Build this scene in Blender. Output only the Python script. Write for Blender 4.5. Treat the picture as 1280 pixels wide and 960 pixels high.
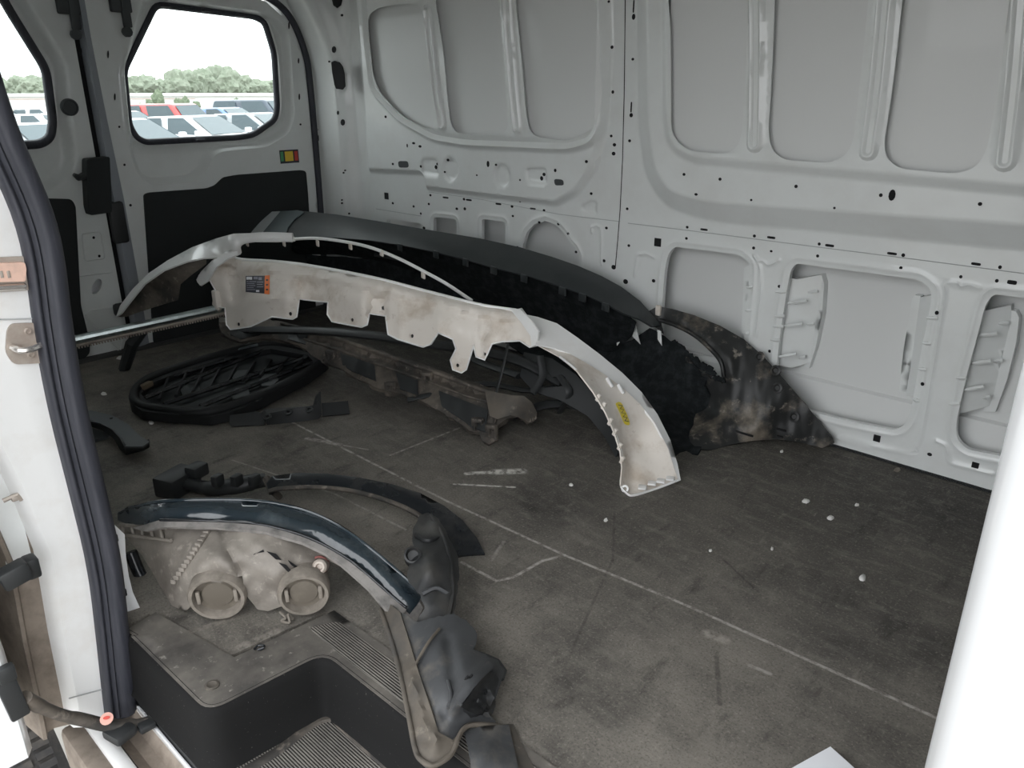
import bpy, bmesh, math, random
import numpy as np
from mathutils import Vector, Matrix, noise
from mathutils.geometry import delaunay_2d_cdt
random.seed(7); rng = np.random.default_rng(7)
for o in list(bpy.data.objects): bpy.data.objects.remove(o)
S = bpy.context.scene; COL = S.collection

# ------------------------------------------------------------------ camera
FPX = 980.0; HORIZON = 110.0; VPX = -474.0
PITCH = math.atan((480 - HORIZON) / FPX)
HEAD = math.pi - math.atan((640 - VPX) / math.hypot(FPX, 480 - HORIZON))
CAM = Vector((0, 0, 1.0))
cd = bpy.data.cameras.new('camera'); cam = bpy.data.objects.new('camera', cd); COL.objects.link(cam)
cam.location = CAM; cam.rotation_euler = (math.pi/2 - PITCH, 0, HEAD - math.pi/2)
cd.sensor_width = 36; cd.lens = FPX / 1280 * 36; cd.clip_start = 0.02; cd.clip_end = 2000
S.camera = cam
# ------------------------------------------------------------------ sky and exposure (bright overcast)
w = bpy.data.worlds.new('overcast_sky'); S.world = w; w.use_nodes = True
bg = w.node_tree.nodes['Background']; bg.inputs[0].default_value = (0.955, 0.975, 1.0, 1); bg.inputs[1].default_value = 3.7
S.view_settings.view_transform = 'Standard'; S.view_settings.look = 'None'
S.view_settings.exposure = 0.0; S.view_settings.gamma = 1.0; S.view_settings.use_curve_mapping = False

# ------------------------------------------------------------------ geometry helpers
cp, sp = math.cos(PITCH), math.sin(PITCH); FX = (math.cos(HEAD), math.sin(HEAD)); RX = (math.sin(HEAD), -math.cos(HEAD))
def ray(u, v):
    r = (u-640)/FPX; d = (v-480)/FPX; fh = cp - sp*d
    return np.array((FX[0]*fh+RX[0]*r, FX[1]*fh+RX[1]*r, -sp-cp*d))
def tt(u, v, ax, val): return (val - CAM['XYZ'.index(ax)]) / ray(u, v)['XYZ'.index(ax)]
def q(u, v, ax, val):           # the place on a plane of the van that shows at this point of the photograph
    return Vector(np.array(CAM) + tt(u, v, ax, val)*ray(u, v))
def wallp(u, v, y=2.2): p = q(u, v, 'Y', y); return (p.x, p.z)
def rearp(u, v, x=-3.24): p = q(u, v, 'X', x); return (p.y, p.z)
def flr(u, v, z=0.0): return q(u, v, 'Z', z)

def link(name, me, mat=None, parent=None, smooth=None):
    o = bpy.data.objects.new(name, me); COL.objects.link(o)
    if mat: me.materials.append(mat)
    if parent: o.parent = parent; o.matrix_parent_inverse = parent.matrix_world.inverted() if parent.parent is None and False else Matrix()
    if parent:
        root = parent; off = Vector()
        while root: off += root.location; root = root.parent
        o.location = -off if parent.get('_abs') is None else o.location
    if smooth is not None: shade(me, smooth)
    return o
def shade(me, ang=40):
    n = len(me.polygons)
    me.polygons.foreach_set('use_smooth', [True]*n)
    try: me.set_sharp_from_angle(angle=math.radians(ang))
    except Exception: pass
def mk(name, V, F, mat, parent=None, smooth=40):
    me = bpy.data.meshes.new(name); me.from_pydata([tuple(v) for v in V], [], F); me.update()
    return link(name, me, mat, parent, smooth)
def tag(o, label=None, cat=None, group=None, kind=None):
    if label: o['label'] = label
    if cat: o['category'] = cat
    if group: o['group'] = group
    if kind: o['kind'] = kind
    return o
def empty(name, loc, label=None, cat=None, group=None, kind=None):
    o = bpy.data.objects.new(name, None); COL.objects.link(o); o.location = loc; o.empty_display_size = .05
    return tag(o, label, cat, group, kind)

class MB:                       # collects boxes, tubes, prisms and lofts into ONE mesh
    def __init__(s): s.V = []; s.F = []
    def add(s, V, F):
        n = len(s.V); s.V += [Vector(v) for v in V]; s.F += [tuple(i+n for i in f) for f in F]; return s
    def box(s, c, size, rot=None, bev=0.0):
        hx, hy, hz = [a/2 for a in size]; c = Vector(c)
        if bev <= 0:
            V = [Vector((x, y, z)) for x in (-hx, hx) for y in (-hy, hy) for z in (-hz, hz)]
            F = [(0,1,3,2),(4,6,7,5),(0,4,5,1),(2,3,7,6),(0,2,6,4),(1,5,7,3)]
        else:
            bm = bmesh.new(); bmesh.ops.create_cube(bm, size=1)
            for v in bm.verts: v.co = Vector((v.co.x*size[0], v.co.y*size[1], v.co.z*size[2]))
            bmesh.ops.bevel(bm, geom=bm.edges[:], offset=bev, segments=2, affect='EDGES', profile=.5)
            bm.verts.index_update(); V = [v.co.copy() for v in bm.verts]; F = [tuple(v.index for v in f.verts) for f in bm.faces]; bm.free()
        if rot is not None: V = [rot @ v for v in V]
        return s.add([v + c for v in V], F)
    def tube(s, pts, r, n=8, flat=None, cap=True, closed=False):
        pts = [Vector(p) for p in pts]; rs = r if isinstance(r, (list, tuple)) else [r]*len(pts)
        m = len(pts); base = len(s.V); up = Vector((0,0,1)); V = []
        prev = None
        for i, p in enumerate(pts):
            a = pts[(i-1) % m] if closed else pts[max(i-1, 0)]; b = pts[(i+1) % m] if closed else pts[min(i+1, m-1)]
            d = (b-a).normalized() if (b-a).length > 1e-9 else Vector((1,0,0))
            if prev is None:
                x = d.cross(up); x = x if x.length > 1e-3 else d.cross(Vector((0,1,0)))
            else: x = prev - d*prev.dot(d)
            x.normalize(); prev = x; y = d.cross(x)
            for k in range(n):
                t = 2*math.pi*k/n; ky = (flat or 1)
                V.append(p + x*math.cos(t)*rs[i] + y*math.sin(t)*rs[i]*ky)
        F = []
        for i in range(m if closed else m-1):
            j = (i+1) % m
            for k in range(n): F.append((i*n+k, i*n+(k+1) % n, j*n+(k+1) % n, j*n+k))
        if cap and not closed: F += [tuple(range(n-1, -1, -1)), tuple(range((m-1)*n, m*n))]
        return s.add(V, F)
    def disc(s, c, nrm, r, n=10, thick=0.0, ry=None, ang=0):
        c = Vector(c); nrm = Vector(nrm).normalized(); x = nrm.cross(Vector((0,0,1)))
        x = x.normalized() if x.length > 1e-3 else Vector((1,0,0)); y = x.cross(nrm); ry = ry or r
        ring = [x*math.cos(2*math.pi*k/n+ang)*r + y*math.sin(2*math.pi*k/n+ang)*ry for k in range(n)]
        if thick <= 0: return s.add([c+p for p in ring], [tuple(range(n))])
        V = [c+p for p in ring]+[c+p+nrm*thick for p in ring]
        F = [(k, (k+1) % n, n+(k+1) % n, n+k) for k in range(n)] + [tuple(range(n, 2*n)), tuple(range(n-1, -1, -1))]
        return s.add(V, F)
    def lathe(s, c, axis, prof, n=28):
        c = Vector(c); a = Vector(axis).normalized(); x = a.cross(Vector((0,0,1)))
        x = x.normalized() if x.length > 1e-3 else Vector((1,0,0)); y = a.cross(x); V = []; F = []
        for (r, h) in prof:
            for k in range(n):
                t = 2*math.pi*k/n; V.append(c + a*h + (x*math.cos(t)+y*math.sin(t))*r)
        for i in range(len(prof)-1):
            for k in range(n): F.append((i*n+k, i*n+(k+1) % n, (i+1)*n+(k+1) % n, (i+1)*n+k))
        return s.add(V, F)
    def prism(s, pts, z0, z1, axis='Z'):
        m = len(pts)
        def P(a, b, h): return (a, b, h) if axis == 'Z' else ((a, h, b) if axis == 'Y' else (h, a, b))
        V = [P(a, b, z0) for a, b in pts]+[P(a, b, z1) for a, b in pts]
        F = [(k, (k+1) % m, m+(k+1) % m, m+k) for k in range(m)]+[tuple(range(m-1, -1, -1)), tuple(range(m, 2*m))]
        return s.add(V, F)
    def loft(s, rows, closed=False):
        n = len(rows[0]); V = [p for r in rows for p in r]; F = []
        for i in range(len(rows)-1):
            for k in range(n if closed else n-1):
                F.append((i*n+k, i*n+(k+1) % n, (i+1)*n+(k+1) % n, (i+1)*n+k))
        return s.add(V, F)
    def build(s, name, mat, parent=None, smooth=35):
        o = mk(name, s.V, s.F, mat, parent, smooth)
        bm = bmesh.new(); bm.from_mesh(o.data); bmesh.ops.recalc_face_normals(bm, faces=bm.faces); bm.to_mesh(o.data); bm.free()
        if smooth is not None: shade(o.data, smooth)
        return o

def spline(P, n, closed=False):           # Catmull-Rom through points, n samples
    P = np.array([tuple(p) for p in P], float); m = len(P)
    if closed: Q = np.vstack([P[-1], P, P[0], P[1]]); seg = m
    else: Q = np.vstack([2*P[0]-P[1], P, 2*P[-1]-P[-2]]); seg = m-1
    out = []
    for t in np.linspace(0, seg, n, endpoint=not closed):
        i = min(int(t), seg-1); f = t-i; a, b, c, d = Q[i:i+4]
        out.append(.5*((2*b)+(c-a)*f+(2*a-5*b+4*c-d)*f*f+(3*b-a-3*c+d)*f**3))
    return [tuple(x) for x in out]
def rpoly(pts, r, seg=4):                 # polygon with rounded corners
    out = []; m = len(pts)
    for i in range(m):
        p = np.array(pts[i], float); a = np.array(pts[i-1], float)-p; b = np.array(pts[(i+1) % m], float)-p
        la, lb = np.linalg.norm(a), np.linalg.norm(b); rr = min(r, la*.45, lb*.45); A = p+a/la*rr; B = p+b/lb*rr
        for k in range(seg+1):
            t = k/seg; out.append(tuple((1-t)**2*A+2*t*(1-t)*p+t*t*B))
    return out
def inside(P, poly):
    P = np.asarray(P); x, y = P[:,0], P[:,1]; c = np.zeros(len(P), bool); q_ = np.asarray(poly); j = len(q_)-1
    for i in range(len(q_)):
        xi, yi = q_[i]; xj, yj = q_[j]
        m = ((yi > y) != (yj > y)) & (x < (xj-xi)*(y-yi)/((yj-yi) if yj != yi else 1e-12)+xi); c ^= m; j = i
    return c
def dist_poly(P, poly, closed=True):
    P = np.asarray(P, float); q_ = np.asarray(poly, float); d = np.full(len(P), 1e9); n = len(q_)
    for i in range(n if closed else n-1):
        a = q_[i]; b = q_[(i+1) % n]; ab = b-a; L = ab@ab+1e-15
        h = np.clip(((P-a)@ab)/L, 0, 1); d = np.minimum(d, np.linalg.norm(P-a-h[:,None]*ab, axis=1))
    return d
def sdist(P, poly): return np.where(inside(P, poly), 1, -1)*dist_poly(P, poly)
def sst(x, a, b): t = np.clip((x-a)/(b-a), 0, 1); return t*t*(3-2*t)
def dens(poly, step):
    out = []; m = len(poly)
    for i in range(m):
        a = np.array(poly[i]); b = np.array(poly[(i+1) % m]); k = max(1, int(np.linalg.norm(b-a)/step))
        for j in range(k): out.append(tuple(a+(b-a)*j/k))
    return out
def cdt(outline, holes, step, extra=None):
    """flat triangulated plate with holes; returns points, triangles, loops of the rims"""
    loops = [dens(outline, step)]+[dens(h, step) for h in holes]
    pts = []; edges = []; idx = []
    for L in loops:
        n = len(pts); pts += L; edges += [(n+i, n+(i+1) % len(L)) for i in range(len(L))]; idx.append(list(range(n, n+len(L))))
    o = np.array(outline); x0, y0 = o.min(0); x1, y1 = o.max(0)
    gx, gy = np.meshgrid(np.arange(x0+step/2, x1, step), np.arange(y0+step/2, y1, step))
    gx = gx+(np.arange(gx.shape[0]) % 2)[:, None]*step*.5
    G = np.c_[gx.ravel(), gy.ravel()]
    G = G[inside(G, loops[0])]; keep = dist_poly(G, loops[0]) > step*.45
    for (L, closed) in (extra or []):
        L = np.array(L); n = len(pts); pts += [tuple(p) for p in L]; m_ = len(L)
        edges += [(n+i, n+(i+1) % m_) for i in range(m_ if closed else m_-1)]
        bx0, by0 = L.min(0)-step; bx1, by1 = L.max(0)+step
        idx_ = np.where((G[:,0] > bx0) & (G[:,0] < bx1) & (G[:,1] > by0) & (G[:,1] < by1) & keep)[0]
        if len(idx_): keep[idx_] &= dist_poly(G[idx_], L, closed) > step*.40
    for L in loops[1:]: keep &= (~inside(G, L)) & (dist_poly(G, L) > step*.45)
    G = G[keep]; allp = [Vector(p) for p in pts]+[Vector(p) for p in G]
    V, E_, F, ov, oe, of = delaunay_2d_cdt(allp, edges, [], 0, 1e-7)
    V = np.array([tuple(v) for v in V]); F = np.array([f for f in F if len(f) == 3])
    C = V[F].mean(1); ok = inside(C, loops[0])
    for L in loops[1:]: ok &= ~inside(C, L)
    F = F[ok]
    m = {}
    for i, l in enumerate(ov):
        for k in l: m[k] = i
    rims = [[m[k] for k in L] for L in idx]
    return V, F, rims

def contour(poly, e, step=.012):              # line parallel to a closed outline, e inwards
    L = np.array(dens(poly, step)); a = np.roll(L, 1, 0); b = np.roll(L, -1, 0); t = b-a; t /= np.linalg.norm(t, axis=1)[:, None]+1e-12
    nrm = np.c_[-t[:,1], t[:,0]]; area = .5*np.sum(L[:,0]*np.roll(L[:,1], -1)-np.roll(L[:,0], -1)*L[:,1])
    O = L+nrm*e*(1 if area > 0 else -1)
    keep = dist_poly(O, L) > abs(e)*.93 if abs(e) > 1e-6 else np.ones(len(O), bool)
    return O[keep]
def capsule(pl, r, n=7):
    P = np.array(spline(pl, 24)); t = np.gradient(P, axis=0); t /= np.linalg.norm(t, axis=1)[:, None]; nr = np.c_[-t[:,1], t[:,0]]
    def cap(c, t_, n_): return [c+n_*r*math.cos(a)+t_*r*math.sin(a) for a in np.linspace(0, math.pi, n)[1:-1]]
    return np.array(list(P+nr*r)+cap(P[-1], t[-1], nr[-1])+list((P-nr*r)[::-1])+cap(P[0], -t[0], -nr[0]))
def tps(ctrl):                            # thin plate spline of inverse depth through known points
    P = np.array([c[:2] for c in ctrl], float)/100; Zv = np.array([1/tt(*c) for c in ctrl]); n = len(P)
    def U(r2): return np.where(r2 > 0, r2*np.log(r2+1e-12), 0)
    K = U(((P[:,None]-P[None])**2).sum(-1))+np.eye(n)*1e-4; B = np.c_[np.ones(n), P]
    A = np.block([[K, B], [B.T, np.zeros((3, 3))]]); w_ = np.linalg.lstsq(A, np.r_[Zv, 0, 0, 0], rcond=None)[0]
    def f(Q):
        Q = np.asarray(Q, float)/100; k = U(((Q[:,None]-P[None])**2).sum(-1)); return 1/(k@w_[:n]+np.c_[np.ones(len(Q)), Q]@w_[n:])
    return f
def rays(Q):
    r = (Q[:,0]-640)/FPX; d = (Q[:,1]-480)/FPX; fh = cp-sp*d
    return np.c_[FX[0]*fh+RX[0]*r, FX[1]*fh+RX[1]*r, -sp-cp*d]
def at(f, u, v, lift=0.0):
    Q = np.array([(u, v)], float); return Vector(np.array(CAM)+rays(Q)[0]*(f(Q)[0]-lift))
def shell(name, outline, ctrl, mat, parent=None, holes=(), step=9, th=.005, bump=None, smooth=50, off=0.0):
    """a curved sheet of real thickness: outline and holes as seen, depth from points whose place in the van is known"""
    f = ctrl if callable(ctrl) else tps(ctrl)
    V, F, rims = cdt(outline, list(holes), step)
    t = f(V)
    if bump is not None: t = t-bump(V)
    P = np.array(CAM)+rays(V)*t[:, None]
    n = len(P); me_n = np.zeros((n, 3)); fn = np.cross(P[F[:,1]]-P[F[:,0]], P[F[:,2]]-P[F[:,0]])
    for k in range(3): np.add.at(me_n, F[:,k], fn)
    me_n /= np.linalg.norm(me_n, axis=1)[:, None]+1e-12
    toc = np.array(CAM)-P; sg = np.sign((me_n*toc).sum(1)); me_n *= sg[:, None]
    flip = np.sign((fn*(np.array(CAM)-P[F[:,0]])).sum(1)) < 0
    F = np.where(flip[:, None], F[:, ::-1], F)
    B = P-me_n*th
    faces = [tuple(map(int, x)) for x in F]+[tuple(int(i)+n for i in x[::-1]) for x in F]
    for r in rims:
        for i in range(len(r)): a, b = r[i], r[(i+1) % len(r)]; faces.append((a, b, b+n, a+n))
    o = mk(name, np.vstack([P, B]), faces, mat, parent, None)
    bm = bmesh.new(); bm.from_mesh(o.data); bmesh.ops.recalc_face_normals(bm, faces=bm.faces); bm.to_mesh(o.data); bm.free()
    shade(o.data, smooth); return o

# ------------------------------------------------------------------ materials
def nodes(name):
    m = bpy.data.materials.new(name); m.use_nodes = True; nt = m.node_tree; b = nt.nodes['Principled BSDF']; return m, nt, b
def N(nt, t, **kw):
    n = nt.nodes.new(t)
    for k, v in kw.items():
        if k.startswith('i'): n.inputs[int(k[1:])].default_value = v
        else: setattr(n, k, v)
    return n
def mat(name, col, rough=.5, metal=0, coat=0, dirt=None, dscale=6, damt=(.45, .7), bump=0, bscale=200, bdist=.001, spec=.5, trans=0, dirt2=None, d2scale=30, d2amt=(.6,.7), stretch=None):
    m, nt, b = nodes(name); b.inputs['Base Color'].default_value = (*col, 1); b.inputs['Roughness'].default_value = rough
    b.inputs['Metallic'].default_value = metal; b.inputs['Coat Weight'].default_value = coat; b.inputs['Specular IOR Level'].default_value = spec
    tc = N(nt, 'ShaderNodeTexCoord'); co = tc.outputs['Object']; L = nt.links
    if stretch:
        mp = N(nt, 'ShaderNodeMapping'); mp.inputs['Scale'].default_value = stretch; L.new(co, mp.inputs[0]); co = mp.outputs[0]
    cur = None
    for dc, sc, am in ((dirt, dscale, damt), (dirt2, d2scale, d2amt)):
        if not dc: continue
        nz = N(nt, 'ShaderNodeTexNoise'); nz.inputs['Scale'].default_value = sc; nz.inputs['Detail'].default_value = 8; nz.inputs['Roughness'].default_value = .65
        L.new(co, nz.inputs['Vector'])
        mr = N(nt, 'ShaderNodeMapRange'); mr.inputs[1].default_value = am[0]; mr.inputs[2].default_value = am[1]; L.new(nz.outputs['Fac'], mr.inputs[0])
        mx = N(nt, 'ShaderNodeMix', data_type='RGBA'); L.new(mr.outputs[0], mx.inputs[0])
        if cur is None: mx.inputs[6].default_value = (*col, 1)
        else: L.new(cur, mx.inputs[6])
        mx.inputs[7].default_value = (*dc, 1); cur = mx.outputs[2]
    if cur is not None: L.new(cur, b.inputs['Base Color'])
    if bump:
        nz = N(nt, 'ShaderNodeTexNoise'); nz.inputs['Scale'].default_value = bscale; nz.inputs['Detail'].default_value = 4; L.new(tc.outputs['Object'], nz.inputs['Vector'])
        bp = N(nt, 'ShaderNodeBump'); bp.inputs['Strength'].default_value = bump; bp.inputs['Distance'].default_value = bdist
        L.new(nz.outputs['Fac'], bp.inputs['Height']); L.new(bp.outputs[0], b.inputs['Normal'])
    return m
M = {}
M['paint'] = mat('white_body_paint', (.74,.76,.75), .42, coat=.6, dirt=(.69,.70,.685), dscale=5)
M['skin'] = mat('outer_skin_paint', (.69,.70,.69), .5, coat=.2)
M['jamb'] = mat('jamb_paint', (.82,.82,.81), .35, coat=.3, dirt=(.74,.72,.69), dscale=9, damt=(.5,.75))
M['jambdirt'] = mat('muddy_jamb_paint', (.25,.21,.172), .8, dirt=(.15,.12,.095), dscale=25, damt=(.4,.7))
M['outerpaint'] = mat('outer_body_paint', (.85,.86,.87), .22, coat=.5)
M['seal'] = mat('rubber_seal', (.030,.032,.042), .55, dirt=(.052,.053,.066), dscale=14, stretch=(8,8,.6))
M['trimblack'] = mat('door_trim_black', (.012,.015,.016), .7, bump=.3, bscale=500)
M['plastic'] = mat('black_plastic', (.022,.024,.025), .5, bump=.25, bscale=350)
M['grim'] = mat('matt_black_grille', (.014,.015,.016), .55, spec=.3)
M['gloss'] = mat('gloss_black_plastic', (.012,.014,.017), .22, dirt=(.05,.05,.048), dscale=12, damt=(.5,.8))
M['charcoal'] = mat('charcoal_grained_plastic', (.030,.035,.037), .42, dirt=(.042,.046,.047), dscale=8, bump=.3, bscale=600)
M['dusty'] = mat('dusty_black_plastic', (.035,.032,.029), .7, dirt=(.19,.16,.13), dscale=8, damt=(.40,.74), dirt2=(.30,.26,.22), d2scale=40, d2amt=(.58,.8), bump=.3, bscale=120)
M['muddy'] = mat('muddy_black_plastic', (.020,.021,.021), .5, dirt=(.17,.145,.115), dscale=7, damt=(.52,.66), dirt2=(.30,.27,.23), d2scale=28, d2amt=(.60,.72), bump=.3, bscale=90)
M['felt'] = mat('felt_liner', (.010,.012,.013), .95, dirt=(.028,.032,.034), dscale=30, bump=.6, bscale=160, bdist=.003, spec=.2)
M['liner'] = mat('torn_liner_plastic', (.052,.054,.057), .6, dirt=(.16,.14,.115), dscale=7, damt=(.5,.72), dirt2=(.24,.21,.18), d2scale=45, d2amt=(.64,.8), bump=.3, bscale=70, bdist=.002)
M['linerblack'] = mat('black_torn_liner', (.018,.019,.020), .5, dirt=(.06,.056,.05), dscale=9, damt=(.5,.75), bump=.3, bscale=70, bdist=.002)
M['linerdust'] = mat('dust_caked_liner', (.10,.085,.068), .75, dirt=(.05,.047,.043), dscale=9, damt=(.45,.7), dirt2=(.25,.22,.18), d2scale=25, d2amt=(.6,.8), bump=.3, bscale=80)
M['bumperwhite'] = mat('bumper_white', (.80,.80,.79), .3, coat=.4, dirt=(.70,.68,.65), dscale=6, damt=(.5,.8))
M['bumperin'] = mat('bumper_inside_dirty', (.72,.67,.61), .5, dirt=(.46,.38,.30), dscale=9, damt=(.50,.75), dirt2=(.33,.26,.20), d2scale=30, d2amt=(.62,.80))
M['steel'] = mat('zinc_steel', (.55,.62,.62), .3, metal=1, dirt=(.38,.42,.42), dscale=40)
M['plate'] = mat('greasy_steel_plate', (.42,.37,.32), .5, metal=.2, dirt=(.34,.28,.24), dscale=30)
M['shinysteel'] = mat('worn_bright_steel', (.8,.76,.72), .25, metal=.9)
M['copper'] = mat('anodised_orange', (.74,.50,.40), .4, dirt=(.62,.42,.34), dscale=60)
M['hole'] = mat('open_hole_dark', (.006,.006,.007), .9)
M['flange'] = mat('grey_flange_paint', (.30,.32,.35), .45)
M['grommet'] = mat('grommet_rubber', (.05,.055,.058), .6)
M['seam'] = mat('seam_sealer', (.42,.43,.43), .7)
M['housing'] = mat('headlamp_housing', (.26,.235,.205), .6, dirt=(.12,.105,.09), dscale=7, damt=(.4,.7), dirt2=(.38,.345,.30), d2scale=45, d2amt=(.56,.75), bump=.2, bscale=80)
M['capdust'] = mat('dusty_headlamp_cap', (.24,.212,.18), .75, dirt=(.13,.115,.095), dscale=30, damt=(.4,.7))
M['capin'] = mat('headlamp_cap_face', (.13,.112,.09), .6, dirt=(.20,.175,.14), dscale=14)
M['lens'] = mat('smoked_lens', (.022,.032,.040), .10, coat=.6, dirt=(.10,.12,.13), dscale=9, damt=(.5,.85))
M['dirtwhite'] = mat('caked_lens_edge', (.26,.245,.23), .6, dirt=(.12,.115,.11), dscale=30)
M['stepdust'] = mat('dusty_step_top', (.060,.055,.050), .75, dirt=(.17,.155,.135), dscale=9, damt=(.36,.72), dirt2=(.30,.28,.25), d2scale=70, d2amt=(.60,.74), bump=.3, bscale=150)
M['riser'] = mat('step_riser_plastic', (.012,.012,.012), .85, spec=.12, dirt=(.16,.15,.13), dscale=220, damt=(.66,.72))
M['tyre'] = mat('tyre_rubber', (.035,.034,.034), .75, dirt=(.09,.08,.07), dscale=20)
M['lightblock'] = mat('grey_light_block', (.22,.23,.23), .6)  # for the added partition that blocks cab light
M['paper'] = mat('white_paper', (.80,.81,.84), .8)
M['chip'] = mat('white_paint_chip', (.72,.71,.68), .6)
M['orange'] = mat('label_orange', (.85,.22,.06), .6)
M['labelblack'] = mat('label_black', (.03,.032,.045), .5)
M['labelgrey'] = mat('label_print_grey', (.28,.28,.33), .6)
M['green'] = mat('sticker_green', (.08,.34,.16), .5); M['yellow'] = mat('sticker_yellow', (.80,.55,.05), .5); M['red'] = mat('sticker_red', (.60,.07,.05), .5)
M['chalkyellow'] = mat('yellow_paint_pen', (.75,.60,.03), .7, dirt=(.60,.52,.25), dscale=120)
M['pink'] = mat('warning_sticker_pink', (.72,.40,.33), .5)
M['quarter'] = mat('grey_plastic_cover', (.045,.047,.045), .7, dirt=(.065,.065,.06), dscale=10)
M['trimgrey'] = mat('grey_arch_trim', (.065,.075,.080), .5, dirt=(.085,.09,.09), dscale=10)
M['asphalt'] = mat('asphalt', (.22,.21,.19), .9, dirt=(.28,.27,.245), dscale=.4)
M['field'] = mat('dry_field', (.34,.40,.24), .95)
M['tree'] = mat('haze_paled_foliage', (.23,.265,.20), .9, dirt=(.27,.30,.235), dscale=.8, damt=(.4,.6))  # distance haze is put into this pale foliage colour
M['bark'] = mat('tree_bark', (.12,.09,.06), .9)
M['bush'] = mat('bush_foliage', (.16,.20,.13), .9, dirt=(.21,.25,.17), dscale=2)
M['wallwhite'] = mat('warehouse_white', (.75,.74,.72), .6); M['roofpink'] = mat('warehouse_band', (.62,.50,.46), .6)
M['carglass'] = mat('car_window_glass', (.075,.105,.12), .15, spec=.4)
M['chrome'] = mat('wheel_alloy', (.55,.56,.58), .3, metal=.8)
CARP = {k: mat('car_paint_'+k, c, .25, coat=.6) for k, c in dict(white=(.80,.81,.83), silver=(.34,.36,.38), red=(.55,.06,.06), blue=(.12,.22,.42), dark=(.05,.07,.10), black=(.02,.02,.025), pearl=(.7,.71,.72)).items()}
def glass_mat():
    m, nt, b = nodes('window_pane_glass'); nt.nodes.remove(b); out = nt.nodes['Material Output']
    t = N(nt, 'ShaderNodeBsdfTransparent'); t.inputs[0].default_value = (.93,.96,.95,1); g = N(nt, 'ShaderNodeBsdfGlossy'); g.inputs[1].default_value = .02
    x = N(nt, 'ShaderNodeMixShader'); x.inputs[0].default_value = .05
    nt.links.new(t.outputs[0], x.inputs[1]); nt.links.new(g.outputs[0], x.inputs[2]); nt.links.new(x.outputs[0], out.inputs[0]); return m
M['glass'] = glass_mat()
def ribbed_mat():
    m = mat('ribbed_step_rubber', (.085,.079,.071), .85, dirt=(.20,.185,.16), dscale=7, damt=(.35,.7)); nt = m.node_tree; b = nt.nodes['Principled BSDF']
    tc = N(nt, 'ShaderNodeTexCoord'); wv = N(nt, 'ShaderNodeTexWave'); wv.inputs['Scale'].default_value = 62; wv.bands_direction = 'Y'
    nt.links.new(tc.outputs['Object'], wv.inputs[0]); bp = N(nt, 'ShaderNodeBump'); bp.inputs['Strength'].default_value = .8; bp.inputs['Distance'].default_value = .004
    nt.links.new(wv.outputs['Fac'], bp.inputs['Height']); nt.links.new(bp.outputs[0], b.inputs['Normal']); return m
M['ribbed'] = ribbed_mat()
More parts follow.
